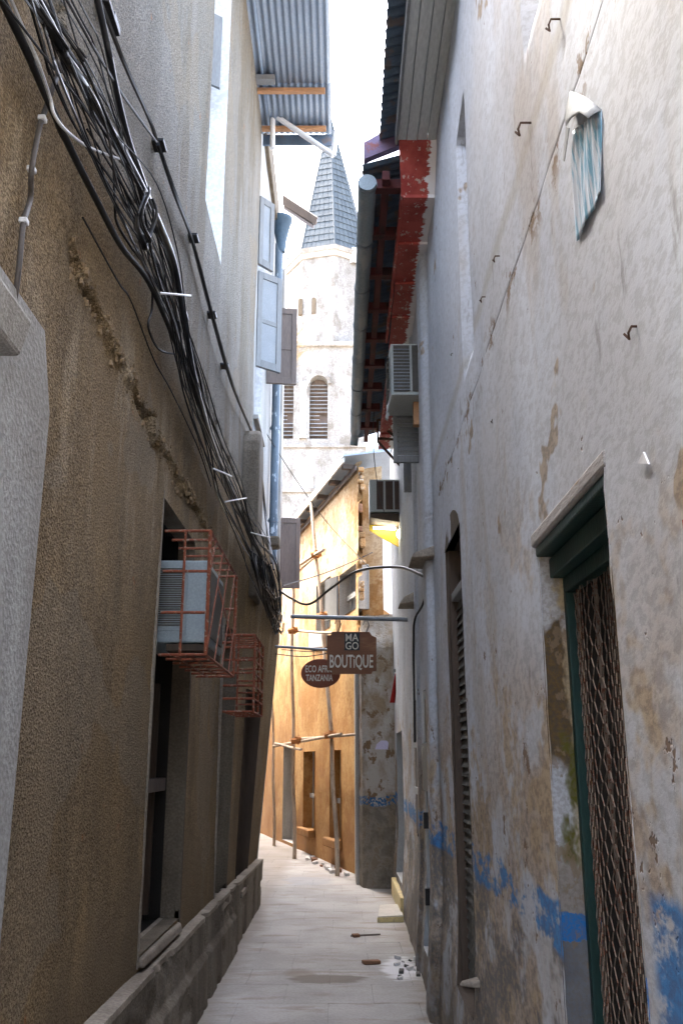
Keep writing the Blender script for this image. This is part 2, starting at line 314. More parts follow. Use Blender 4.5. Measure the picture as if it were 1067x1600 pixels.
    M['straw'] = simple('dry_straw', (.42, .30, .16), .9, .35, 3)
    M['bulb'] = mat_emit('lit_bulb', (1, .86, .55), 5)
    M['tube'] = mat_emit('lit_tube', (1, .95, .75), 4)
    M['ground'] = simple('bare_earth', (.26, .22, .17), .95, .3, 1)
mats()

# ------------------------------------------------------------------ mesh helpers
WORLD = {}
class MB:
    def __init__(s): s.v = []; s.f = []
    def quad(s, *p):
        n = len(s.v); s.v += [Vector(q) for q in p]; s.f.append(tuple(range(n, n + len(p)))); return s
    def hexa(s, p):     # 8 corners: 0-3 bottom ring, 4-7 top ring
        n = len(s.v); s.v += [Vector(q) for q in p]
        for f in ((3, 2, 1, 0), (4, 5, 6, 7), (0, 1, 5, 4), (1, 2, 6, 5), (2, 3, 7, 6), (3, 0, 4, 7)): s.f.append(tuple(n + i for i in f))
        return s
    def box(s, x0, x1, y0, y1, z0, z1):
        return s.hexa([(x0, y0, z0), (x1, y0, z0), (x1, y1, z0), (x0, y1, z0), (x0, y0, z1), (x1, y0, z1), (x1, y1, z1), (x0, y1, z1)])
    def obox(s, c, a, b, d):   # centre and three half-axis vectors
        c, a, b, d = map(Vector, (c, a, b, d))
        return s.hexa([c - a - b - d, c + a - b - d, c + a + b - d, c - a + b - d, c - a - b + d, c + a - b + d, c + a + b + d, c - a + b + d])
    def slab(s, pts, n):       # flat polygon given thickness along vector n
        k = len(pts); o = len(s.v); n = Vector(n)
        s.v += [Vector(p) for p in pts] + [Vector(p) + n for p in pts]
        s.f.append(tuple(o + i for i in range(k))); s.f.append(tuple(o + k + i for i in reversed(range(k))))
        for i in range(k): j = (i + 1) % k; s.f.append((o + j, o + i, o + k + i, o + k + j))
        return s
    def tube(s, pts, r, n=6, cap=True):
        pts = [Vector(p) for p in pts]; o = len(s.v); k = len(pts); rs = r if isinstance(r, (list, tuple)) else [r] * k
        prev = None
        for i, p in enumerate(pts):
            d = (pts[min(i + 1, k - 1)] - pts[max(i - 1, 0)])
            if d.length < 1e-9: d = Vector((0, 0, 1))
            d.normalize()
            if prev is None: a = d.cross(Vector((0.13, .31, .94))); a.normalize()
            else: a = prev - d * prev.dot(d); a.normalize()
            prev = a; b = d.cross(a)
            for q in range(n): t = 2 * math.pi * q / n; s.v.append(p + (a * math.cos(t) + b * math.sin(t)) * rs[i])
        for i in range(k - 1):
            for q in range(n):
                w = (q + 1) % n; s.f.append((o + i * n + q, o + i * n + w, o + (i + 1) * n + w, o + (i + 1) * n + q))
        if cap: s.f.append(tuple(o + q for q in reversed(range(n)))); s.f.append(tuple(o + (k - 1) * n + q for q in range(n)))
        return s
    def lathe(s, c, prof, n=16):   # prof (r, z) about a vertical axis
        o = len(s.v); c = Vector(c)
        for r, z in prof:
            for q in range(n): t = 2 * math.pi * q / n; s.v.append(c + Vector((r * math.cos(t), r * math.sin(t), z)))
        for i in range(len(prof) - 1):
            for q in range(n): w = (q + 1) % n; s.f.append((o + i * n + q, o + i * n + w, o + (i + 1) * n + w, o + (i + 1) * n + q))
        return s
    def build(s, name, mat, parent=None, bev=0, smooth=False): return mk(name, s.v, s.f, mat, parent, bev, smooth)
def mk(name, v, f, mat, parent=None, bev=0, smooth=False):
    v = np.array([tuple(p) for p in v] if not isinstance(v, np.ndarray) else v, float)
    if parent is None: org = Vector(((v[:, 0].min() + v[:, 0].max()) / 2, (v[:, 1].min() + v[:, 1].max()) / 2, v[:, 2].min()))
    else: org = WORLD[parent.name]
    me = bpy.data.meshes.new(name); w = v - np.array(org)
    me.from_pydata([tuple(p) for p in w.tolist()], [], [tuple(q) for q in (f.tolist() if isinstance(f, np.ndarray) else f)])
    me.materials.append(M[mat] if isinstance(mat, str) else mat)
    if smooth: me.polygons.foreach_set('use_smooth', [True] * len(me.polygons))
    me.update()
    if smooth and len(v) < 6000: me.set_sharp_from_angle(angle=R(48))
    o = bpy.data.objects.new(name, me); col.objects.link(o)
    if parent is None: o.location = org
    else: o.parent = parent
    WORLD[o.name] = org
    if bev:
        b = o.modifiers.new('bevel', 'BEVEL'); b.width = bev; b.segments = 2; b.limit_method = 'ANGLE'
    return o
def tag(o, label, cat, group=None):
    o['label'] = label; o['category'] = cat
    if group: o['group'] = group
    return o
def thing(name, label, cat, loc, group=None):
    o = bpy.data.objects.new(name, None); col.objects.link(o); o.location = loc; o.empty_display_size = .2; WORLD[o.name] = Vector(loc)
    return tag(o, label, cat, group)
def setting(o): o['kind'] = 'structure'; return o
def lines(a, b, step, extra=()):
    n = max(2, int(round((b - a) / step)) + 1); s = set(np.round(np.linspace(a, b, n), 4).tolist())
    ex = [round(e, 4) for e in extra if a <= e <= b]
    s = [q for q in s if all(abs(q - e) > step * .35 for e in ex)] + ex
    return np.array(sorted(set(s)))
def gridwall(name, A, B, fn, holes, mat, parent, flip=False, smooth=True):
    """sheet over (a, b); fn(a, b) gives world x, y, z arrays; holes are (a0, a1, b0, b1)"""
    AA, BB = np.meshgrid(A, B, indexing='ij'); P = np.stack(fn(AA, BB), -1).reshape(-1, 3)
    na, nb = len(A), len(B); i, j = np.meshgrid(np.arange(na - 1), np.arange(nb - 1), indexing='ij')
    ca = (A[:-1] + A[1:]) / 2; cb = (B[:-1] + B[1:]) / 2; CA, CB = np.meshgrid(ca, cb, indexing='ij')
    keep = np.ones(CA.shape, bool)
    for h in holes: keep &= ~((CA > h[0]) & (CA < h[1]) & (CB > h[2]) & (CB < h[3]))
    i = i[keep]; j = j[keep]
    F = np.stack([i * nb + j, (i + 1) * nb + j, (i + 1) * nb + j + 1, i * nb + j + 1], -1)
    if flip: F = F[:, ::-1]
    return mk(name, P, F, mat, parent, 0, smooth)
def corrugated(name, o, u, v, L, W, mat, parent, pitch=.076, amp=.011, smooth=True):
    """sheet from o, ridges along u (length L), width W along v"""
    o, u, v = Vector(o), Vector(u).normalized(), Vector(v).normalized(); n = u.cross(v); k = int(W / pitch * 6) + 1
    vs_ = []; fs = []
    for i in range(k + 1):
        w = W * i / k; h = math.cos(2 * math.pi * w / pitch) * amp
        for L_ in (0, L * .5, L): vs_.append(o + u * L_ + v * w + n * h)
    for i in range(k):
        for q in range(2): a = i * 3 + q; fs.append((a, a + 1, a + 4, a + 3))
    ob = mk(name, vs_, fs, mat, parent, 0, smooth)
    sm = ob.modifiers.new('thickness', 'SOLIDIFY'); sm.thickness = .0015
    return ob
def smoothpath(pts, n=8):
    pts = [Vector(p) for p in pts]; out = []
    for i in range(len(pts) - 1):
        p0 = pts[max(i - 1, 0)]; p1 = pts[i]; p2 = pts[i + 1]; p3 = pts[min(i + 2, len(pts) - 1)]
        for q in range(n):
            t = q / n; out.append(.5 * ((2 * p1) + (p2 - p0) * t + (2 * p0 - 5 * p1 + 4 * p2 - p3) * t * t + (3 * p1 - p0 - 3 * p2 + p3) * t ** 3))
    out.append(pts[-1]); return out
def textmesh(body, name, mat, parent, centre, width, height, depth=.004, bold=0.0, shear=0):
    cu = bpy.data.curves.new(name, 'FONT'); cu.body = body; cu.align_x = 'CENTER'; cu.align_y = 'CENTER'; cu.extrude = .02; cu.offset = bold; cu.resolution_u = 3
    to = bpy.data.objects.new('tmp', cu); col.objects.link(to); bpy.context.view_layer.update()
    me = to.evaluated_get(bpy.context.evaluated_depsgraph_get()).to_mesh(); v = np.array([tuple(p.co) for p in me.vertices]); f = [tuple(p.vertices) for p in me.polygons]
    to.to_mesh_clear(); bpy.data.objects.remove(to)
    mn, mx = v.min(0), v.max(0); v = (v - (mn + mx) / 2) / (mx - mn)
    c = Vector(centre); P = np.stack([c.x + v[:, 0] * width, c.y + v[:, 2] * -depth, c.z + v[:, 1] * height], -1)
    return mk(name, P, f, mat, parent)
def rod(name, a, b, r, mat, parent, n=6): return MB().tube([a, b], r, n).build(name, mat, parent, 0, True)

# ------------------------------------------------------------------ wall surfaces
def XL(y, z):          # left alley wall: bulges into the alley at its far end, set back again above the cables
    y = np.asarray(y, float); z = np.asarray(z, float)
    lean = .078 * sst(y, 7.2, 11.2) * np.minimum(z, 3.5)
    return -1.02 + lean * (1 - sst(z, 3.7, 4.5)) - .01 * sst(z, 4.0, 4.5)
def XR(y, z):
    y = np.asarray(y, float); return .60 + .010 * y + 0 * np.asarray(z, float)
def xl(y, z): return float(XL(y, z))
def xr(y, z): return float(XR(y, z))

# ------------------------------------------------------------------ the setting: ground and paving
def ground():
    setting(mk('ground', [(-900, -900, -.05), (900, -900, -.05), (900, 900, -.05), (-900, 900, -.05)], [(0, 1, 2, 3)], 'ground'))
    base = MB().quad((-3.4, -6, -.005), (1.2, -6, -.005), (1.2, 34, -.005), (-9, 34, -.005)).build('alley_floor', 'floor'); setting(base)
    y = 2.4; r = 0
    random.seed(3)
    while y < 21:
        h = random.uniform(.50, .62); cx0 = -1.02; cx1 = .82
        if y > 11: cx0 = -1.02 - (y - 11) * .16
        if y > 12.4: cx1 = max(.66 - (y - 12.4) * .26, -1.2)
        w = .62; x = cx0 - (.31 if r % 2 else 0)
        while x < cx1 - .05:
            x0 = max(x, cx0); x1 = min(x + w, cx1)
            if x1 - x0 > .06:
                dz = [random.uniform(-.0012, .0012) for _ in range(2)]; g = .0016
                MB().hexa([(x0 + g, y + g, -.03), (x1 - g, y + g, -.03), (x1 - g, y + h - g, -.03), (x0 + g, y + h - g, -.03),
                           (x0 + g, y + g, dz[0]), (x1 - g, y + g, dz[1]), (x1 - g, y + h - g, dz[0]), (x0 + g, y + h - g, dz[1])]).build('paving_slab', 'floor', base, .003)
            x += w
        y += h; r += 1
ground()

# ------------------------------------------------------------------ left house
W1 = (4.93, 6.06, .66, 3.06); W2 = (7.72, 8.36, .50, 2.75); W3 = (9.1, 10.05, .42, 2.3); WU = (5.9, 6.82, 5.7, 8.6)
def left_house():
    H = thing('roughcast_house', 'tall brown roughcast house with barred windows and cable-hung wall, left of alley', 'house', (-2.5, 5, 0))
    holes = [W1, W2, W3]
    ey = [h[i] for h in holes for i in (0, 1)]; ez = [h[i] for h in holes for i in (2, 3)]
    def crack(y, z):   # broken plaster along the course at 3.4 m
        zc = 3.42 + .16 * fbm(y * 1.7, y * 0 + 4, 4) - .03 * (y - 3)
        d = z - zc; w = .035 + .20 * np.clip(fbm(y * 2.6, y * 0 + 9.5, 3) + .05, 0, 1)
        m = np.exp(-(d / w) ** 4) * sst(y, 2.9, 3.2) * (1 - sst(y, 6.8, 7.6))
        rough = fbm(y * 11, z * 9, 4)
        drip = (fbm(y * 16, z * 2.0 + 3, 3) > .10) * (d < 0) * (d > -.35) * sst(y, 2.9, 3.2) * (1 - sst(y, 6.8, 7.6))
        return m * np.where(rough > .02, .022, -.045) - .012 * drip * np.exp(d * 5)
    def low(a, b):
        x = XL(a, b) + .012 * fbm(a * 3, b * 3, 4) + .05 * fbm(a * .5, b * .45, 2) + .006 * fbm(a * 22, b * 22, 2) + crack(a, b)
        # broken band where the two renders meet under the cables
        gap = np.exp(-((b - 4.28 - .06 * fbm(a * 2, b * 0, 3)) / .09) ** 2)
        x = x - .03 * gap * (fbm(a * 9, b * 9, 3) > -.05)
        return x, a, b
    gridwall('wall', np.array(sorted(set(lines(2.2, 2.86, .03).tolist() + lines(2.88, 4.9, .016).tolist() + lines(4.93, 7.7, .025, ey).tolist() + lines(7.72, 11.2, .03, ey).tolist()))), np.array(sorted(set(lines(0, 2.98, .03, ez).tolist() + lines(3.0, 3.72, .014, ez).tolist() + lines(3.75, 4.8, .03).tolist()))), low, holes, 'left', H)
    gridwall('wall', lines(4.55, 9.8, .08, (WU[0], WU[1])), lines(4.8, 10, .08, (WU[2], WU[3])),
             lambda a, b: (XL(a, b) + .012 * fbm(a * 3, b * 3, 4) + .05 * fbm(a * .5, b * .45, 2) + .004 * fbm(a * 16, b * 16, 2), a, b), [WU], 'left', H)
    gridwall('wall', lines(2.2, 4.55, .08), lines(4.8, 6.4, .08), lambda a, b: (XL(a, b) + .012 * fbm(a * 3, b * 3, 4) + .05 * fbm(a * .5, b * .45, 2), a, b), [], 'left', H)
    gridwall('wall', lines(-2.4, 2.2, .2), lines(0, 6.4, .2), lambda a, b: (XL(a, b) + .05 * fbm(a * .5, b * .45, 2), a, b), [], 'left', H)
    # end of the lower wall and the mass of the house behind the recesses
    gridwall('end_wall', lines(-5, -.0, .1), lines(0, 4.2, .1), lambda a, b: (a - .0 + XL(0 * a + 11.2, b), 0 * a + 11.2, b), [], 'grey', H, True)
    MB().box(-6, -1.82, 4.56, 9.78, 0, 10).build('core', 'left', H); MB().box(-6, -1.36, 2.91, 4.56, 0, 6.38).build('core', 'left', H); MB().box(-6, -1.36, -2.4, 2.91, 0, 6.37).build('core', 'left', H)
    gridwall('end_wall', lines(-6, -1.03, .3), lines(6.38, 10, .2), lambda a, b: (a, 4.55 + 0 * a, b), [], 'grey', H)
    MB().box(-1.37, -1.03, -2.4, 2.9, 6.35, 6.40).build('wall_top', 'grey', H); MB().box(-1.37, -1.03, 2.9, 4.55, 6.36, 6.40).build('wall_top', 'grey', H)
    MB().box(-1.37, -1.05, 4.55, 9.78, 9.95, 9.99).build('wall_top', 'grey', H)
    lump = MB(); random.seed(31)
    for k in range(260):
        y = random.uniform(2.95, 6.9); zc = 3.42 + .16 * float(fbm(np.array(y * 1.7), np.array(4.0), 4)) - .03 * (y - 3); z_ = zc + random.gauss(0, .045); r = random.uniform(.004, .014)
        c = Vector((float(low(np.array([y]), np.array([z_]))[0][0]) + .004, y, z_)); a_ = random.uniform(0, 3)
        lump.obox(c, Vector((.5, .2, .1)) * r, Vector((0, math.cos(a_), math.sin(a_))) * r, Vector((.2, -math.sin(a_), math.cos(a_))) * r * random.uniform(.4, 1.5))
    lump = lump.build('broken_plaster', 'crumb', H, .002); lump['kind'] = 'stuff'
    # plinth: upper chamfered course and lower course, crumbling, broken up under the windows
    def pl(a, b):     # b: 0 foot .. 1 top edge .. 1.2 back to the wall
        top = .56 - .055 * sst(a, 4.6, 4.95) * 0 - .012 * (a - 6) + .008 * fbm(a * 4, a * 0, 3)
        z = np.where(b <= 1, b * top, top + .02 * (b - 1))
        off = np.where(b <= 1, .085 - .02 * b, .065 - (b - 1) * .4) + .010 * fbm(a * 5, z * 6, 4) + .010 * fbm(a * 17, z * 17, 3) - .016 * (fbm(a * 4.2, z * 5 + 7, 4) > .16)
        gapm = sum(np.exp(-((a - q) / .06) ** 2) for q in (6.9, 8.75))
        off = off - .05 * gapm
        step = np.where((b < .58) & (a > 4.2) & (a < 8.6), .025, 0)
        return XL(a, z) + off + step, a, z
    gridwall('plinth', lines(2.2, 11.2, .03), np.array(list(np.linspace(0, .56, 14)) + [.60] + list(np.linspace(.64, 1, 9)) + [1.05, 1.1, 1.15, 1.2]), pl, [], 'plinth', H)
    gridwall('plinth_edge', lines(2.2, 11.2, .03), np.array([.95, 1.0, 1.05, 1.12, 1.2]), lambda a, b: (pl(a, b)[0] + .004 + .004 * fbm(a * 9, b * 3, 2), a, pl(a, b)[2] + .005), [], 'ledge', H)
    gridwall('plinth', lines(-2.4, 2.2, .2), np.array([0, .5, 1, 1.2]), pl, [], 'plinth', H)
    def window(nm, w, depth, jm, sill):
        y0, y1, z0, z1 = w
        xf = lambda y, z: xl(y, z) + .006
        o = MB()
        for (a, b) in (((y0, z0), (y0, z1)), ((y0, z1), (y1, z1)), ((y1, z1), (y1, z0)), ((y1, z0), (y0, z0))):
            n = 8
            for q in range(n):
                p = [a[k] + (b[k] - a[k]) * q / n for k in (0, 1)]; r = [a[k] + (b[k] - a[k]) * (q + 1) / n for k in (0, 1)]
                o.quad((xf(*p), *p), (xf(*r), *r), (xl(*r) - depth, *r), (xl(*p) - depth, *p))
        rv = o.build('window_recess', jm, H); return rv
    # window behind the caged air conditioner
    rv = window('w', W1, .11, 'jambgrey', True); y0, y1, z0, z1 = W1
    def room(w, xa, xb, parent):     # room behind the opening, its darkness painted near-black
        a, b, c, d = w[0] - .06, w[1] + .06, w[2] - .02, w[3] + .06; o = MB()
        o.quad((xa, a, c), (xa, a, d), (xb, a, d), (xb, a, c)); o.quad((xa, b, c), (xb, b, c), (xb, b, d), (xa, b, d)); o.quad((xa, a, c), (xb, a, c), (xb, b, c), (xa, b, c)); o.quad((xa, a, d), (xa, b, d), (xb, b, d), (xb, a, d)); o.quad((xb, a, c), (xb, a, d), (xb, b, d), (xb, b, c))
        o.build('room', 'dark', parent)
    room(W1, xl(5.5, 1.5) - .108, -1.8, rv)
    MB().box(-1.20, -1.14, y0, y1 + .02, 1.42, 1.50).build('bar', 'wood', rv, .006)
    for k in range(3): MB().box(-1.62 + .14 * k, -1.485 + .14 * k, y1 - .015 - .004 * (k % 2), y1 + .02, z0 + .02, 2.1).build('plank', 'darkwood', rv, .004)
    # raised cement edge round the opening
    def strip(y, z0_, z1_, w, mat, out=.012):
        o = MB(); n = 20
        for q in range(n):
            a = z0_ + (z1_ - z0_) * q / n; b = z0_ + (z1_ - z0_) * (q + 1) / n
            j = .004 * math.sin(q * 2.7)
            o.hexa([(xl(y, a) - .02, y - w + j, a), (xl(y, a) + out, y - w + j, a), (xl(y, a) + out, y, a), (xl(y, a) - .02, y, a),
                    (xl(y, b) - .02, y - w + j, b), (xl(y, b) + out, y - w + j, b), (xl(y, b) + out, y, b), (xl(y, b) - .02, y, b)])
        return o.build('window_edging', mat, H, 0)
    strip(W1[0] + .006, .60, 3.1, .02, 'ledge', .006); strip(W1[1] + .05, .62, 2.3, .05, 'jambgrey', .01)
    strip(W2[0] + .006, .46, 2.8, .02, 'ledge', .006); strip(W2[1] + .06, .46, 2.7, .06, 'jambgrey', .012)
    o = MB(); random.seed(5)
    o.hexa([(-1.14, W1[0], .62), (-.985, W1[0] - .0, .60), (-.985, W1[1] + .0, .58), (-1.14, W1[1], .62), (-1.14, W1[0], .667), (-.995, W1[0] - .0, .645), (-.995, W1[1] + .0, .635), (-1.14, W1[1], .667)])
    o.build('window_sill', 'ledge', H, .012)
    MB().hexa([(-1.2, W2[0], .46), (xl(8, .4) + .07, W2[0] - .02, .44), (xl(8.3, .4) + .07, W2[1] + .02, .44), (-1.2, W2[1], .46), (-1.2, W2[0], .512), (xl(8, .4) + .065, W2[0] - .02, .50), (xl(8.3, .4) + .065, W2[1] + .02, .495), (-1.2, W2[1], .512)]).build('window_sill', 'ledge', H, .012)
    rv = window('w', W2, .12, 'jambgrey', True); room(W2, xl(8, 1.5) - .118, -1.7, rv)
    MB().box(-1.14, -1.10, W2[1] - .06, W2[1] - .01, W2[2], W2[3]).build('post', 'greywood', rv, .008)
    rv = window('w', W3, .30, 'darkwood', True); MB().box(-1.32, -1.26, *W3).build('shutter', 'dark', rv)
    MB().box(-1.20, -.93, W3[0], W3[1], .36, .42).build('window_sill', 'ledge', H, .01)
    # upstairs window in a deep white reveal
    y0, y1, z0, z1 = WU; rv = MB()
    rv.quad((-1.03, y0, z0), (-1.03, y0, z1), (-1.33, y0, z1), (-1.33, y0, z0)); rv.quad((-1.03, y1, z0), (-1.33, y1, z0), (-1.33, y1, z1), (-1.03, y1, z1))
    rv.quad((-1.03, y0, z0), (-1.33, y0, z0), (-1.33, y1, z0), (-1.03, y1, z0)); rv.quad((-1.03, y0, z1), (-1.03, y1, z1), (-1.33, y1, z1), (-1.33, y0, z1))
    rv = rv.build('window_recess', 'white', H)
    MB().box(-1.33, -1.28, y0, y1, z0, z1).build('pane', 'palepane', rv)
    for yy in (y0 + .02, y0 + .45, y1 - .05): MB().box(-1.28, -1.24, yy, yy + .05, z0, z1).build('frame', 'white', rv)
    for zz in (6.3, 7.0, 7.7): MB().box(-1.275, -1.245, y0, y1, zz, zz + .04).build('glazing_bar', 'white', rv)
    MB().slab([(-1.24, y0 + .5, 7.25), (-1.06, y0 + .62, 7.25), (-1.06, y0 + .62, 8.0), (-1.24, y0 + .5, 8.0)], (0, .03, 0)).build('casement', 'greywood', rv)
    # whitewashed surround of the near doorway with its moulded head
    pil = MB(); n = 12
    prof = []
    for q in range(n + 1):
        z = 2.98 * q / n; r = .0 if z < 2.7 else .12 * ((z - 2.7) / .28) ** 2
        prof.append((z, 2.83 - r))
    for q in range(n):
        (za, ya), (zb, yb) = prof[q], prof[q + 1]
        pil.hexa([(-1.06, 1.4, za), (-.985, 1.4, za), (-.985, ya, za), (-1.06, ya, za), (-1.06, 1.4, zb), (-.985, 1.4, zb), (-.985, yb, zb), (-1.06, yb, zb)])
    pil.build('door_surround', 'pilaster', H)
    MB().hexa([(-1.05, 1.4, 2.68), (-.89, 1.4, 2.68), (-.89, 2.28, 2.68), (-1.05, 2.28, 2.68), (-1.05, 1.4, 2.82), (-.87, 1.4, 2.80), (-.87, 2.30, 2.80), (-1.05, 2.30, 2.82)]).build('door_moulding', 'trim', H, .012)
    # round-topped buttress and corbel under the cables
    b = MB(); pr = []
    for q in range(9): t = math.pi * q / 8; pr.append((9.15 - .26 * math.cos(t), 4.75 + .30 * math.sin(t)))
    poly = [(8.89, 3.2)] + pr + [(9.45, 3.2)]
    b.slab([(-1.06, y, z) for y, z in poly], (.20, 0, 0)).build('buttress', 'plinth', H, .03)
    MB().box(-1.03, -.80, 11.25, 11.5, 4.28, 4.42).build('corbel', 'plinth', H, .03)
    # verge of the tin roof: ridges run along the alley, timbers across
    rf = MB().box(-6, -1.38, 4.5, 10.0, 10.02, 10.06).build('roof', 'tindark', H)
    z = 9.55
    for k, x in enumerate((-.93, -1.72)):
        corrugated('roof_sheet', (x, 4.4, z + .006 * k), (0, 1, .0), (1, 0, 0), 4.7, .80, 'tin', rf)
        corrugated('roof_sheet', (x, 9.05, z + .014 + .006 * k), (0, 1, .0), (1, 0, 0), .98, .80, 'tin', rf)
    for y in (6.2, 7.7, 9.18, 9.86): MB().box(-1.03, -.20, y - .03, y + .03, z - .07, z - .017).build('batten', 'rafter', rf, .004)
    MB().box(-1.03, -.80, 8.93, 9.03, z - .09, z - .018).build('batten', 'greywood', rf, .004)
    MB().box(-1.03, -.13, 10.02, 10.05, z - .16, z - .005).build('fascia', 'tindark', rf)
    return H
left_house()

# ------------------------------------------------------------------ neighbour on the left with downpipe and shutters
def left_neighbour():
    H = thing('grey_rendered_house', 'grey rendered house with blue downpipe and open shutters past the cables', 'house', (-2.5, 12.3, 0))
    X0 = -1.05
    WN = (10.05, 10.95, 5.6, 8.4); WL = (10.0, 10.9, 3.9, 5.1)
    gridwall('wall', lines(9.8, 14.7, .08, (WN[0], WN[1], WL[0], WL[1])), lines(3.5, 10.15, .08, (WN[2], WN[3], WL[2], WL[3])), lambda a, b: (X0 + .03 * fbm(a, b, 4), a, b), [WN, WL], 'grey', H)
    gridwall('end_wall', lines(-6, X0, .1), lines(3.5, 10.15, .2), lambda a, b: (a, 0 * a + 14.7, b), [], 'grey', H)
    MB().box(-6, -1.62, 11.3, 14.6, 0, 3.5).build('lower_wall', 'grey', H)
    MB().box(-6, -1.34, 9.8, 14.68, 3.5, 10.1).build('core', 'grey', H)
    MB().box(-6, X0 - .01, 11.3, 14.69, 3.42, 3.5).build('floor_slab', 'ledge', H)
    for w in (WN, WL):
        y0, y1, z0, z1 = w; o = MB()
        o.quad((X0, y0, z0), (X0, y0, z1), (-1.3, y0, z1), (-1.3, y0, z0)); o.quad((X0, y1, z0), (-1.3, y1, z0), (-1.3, y1, z1), (X0, y1, z1))
        o.quad((X0, y0, z0), (-1.3, y0, z0), (-1.3, y1, z0), (X0, y1, z0)); o.quad((X0, y0, z1), (X0, y1, z1), (-1.3, y1, z1), (-1.3, y0, z1))
        r = o.build('window_recess', 'white', H); MB().box(-1.3, -1.27, *w).build('pane', 'palepane', r)
        MB().box(X0 - .02, X0 + .06, y0 - .05, y1 + .05, z0 - .06, z0).build('window_sill', 'trim', H, .008)
    # corner band, dark strip along the wall top
    MB().box(X0 - .05, X0 + .035, 14.35, 14.72, 3.45, 10.15).build('corner_band', 'grey', H, .01)
    MB().box(X0 - .04, X0 + .055, 9.82, 12.6, 9.7, 10.2).build('fascia', 'jambgrey', H, .01)
    MB().lathe((X0 + .03, 9.86, 10.2), [(.0, -.02), (.06, -.02), (.075, .05), (.04, .12), (0, .13)], 12).build('finial', 'white', H, 0, True)
    # downpipe and hopper
    px, py = X0 + .085, 12.3
    MB().tube([(px, py, 3.5), (px, py, 9.35)], .06, 14).build('downpipe', 'bluepipe', H, 0, True)
    MB().lathe((px + .03, py, 9.3), [(.06, -.1), (.075, 0), (.085, .12), (.15, .42), (.17, .44), (.17, .5), (.14, .5)], 18).build('hopper', 'hopper', H, 0, True)
    for z in (4.9, 6.3, 7.8): MB().tube([(px - .08, py, z), (px, py, z)], .02, 6).tube([(px, py, z - .03), (px, py, z + .03)], .068, 14).build('pipe_clip', 'bluepipe', H, 0, True)
    # casement opened into the alley, and the two brown shutters
    def leaf(name, hinge, ang, w, z0, z1, mat, pmat, bars=()):
        d = Vector((math.cos(ang), math.sin(ang), 0)); n = Vector((-d.y, d.x, 0)); h = Vector(hinge); t = .045
        def bx(a, b, c, e, th=t, off=0): 
            p = h + d * ((a + b) / 2); return MB().obox((p.x + n.x * off, p.y + n.y * off, (c + e) / 2), d * ((b - a) / 2), n * (th / 2), (0, 0, (e - c) / 2))
        f = bx(0, .07, z0, z1).build(name, mat, H, .004)
        bx(w - .07, w, z0, z1).build('stile', mat, f, .004); bx(.07, w - .07, z1 - .09, z1).build('rail', mat, f, .004); bx(.07, w - .07, z0, z0 + .1).build('rail', mat, f, .004)
        bx(.07, w - .07, z0 + .1, z1 - .09, .02).build('panel', pmat, f)
        for b in bars: bx(.07, w - .07, b, b + .06, .035).build('rail', mat, f, .003)
        return f
    leaf('casement', (X0, 10.05, 0), R(38), .36, 6.25, 7.55, 'greywood', 'palepane', (6.85,))
    leaf('casement', (X0, 10.0, 0), R(50), .26, 7.62, 8.6, 'greywood', 'palepane')
    leaf('shutter', (X0, 11.55, 0), R(8), .42, 6.68, 7.85, 'wood', 'wood', (7.2,))
    leaf('shutter', (X0, 14.55, 0), R(4), .36, 4.35, 5.55, 'wood', 'wood')
    # broken eave end and white drain pipe
    a = ony(441, 304, 13.0); b = ony(496, 340, 13.0); c = ony(493, 352, 13.0); d = ony(441, 320, 13.0)
    MB().slab([a, b, c, d], (0, .5, .34)).build('eave', 'darkwood', H, .01)
    MB().slab([ony(443, 321, 13.02), ony(490, 352, 13.02), ony(489, 357, 13.02), ony(443, 327, 13.02)], (0, .5, .34)).build('eave_lining', 'wood', H)
    pts = [ony(426, 232, 9.75), ony(426, 178, 9.75), ony(521, 243, 9.7), ony(525, 205, 9.7)]
    MB().tube(pts[:2], .032, 12).tube([pts[1], pts[2]], .035, 12).tube(pts[2:], .035, 12).build('drain_pipe', 'pvc', H, 0, True)
    return H
left_neighbour()

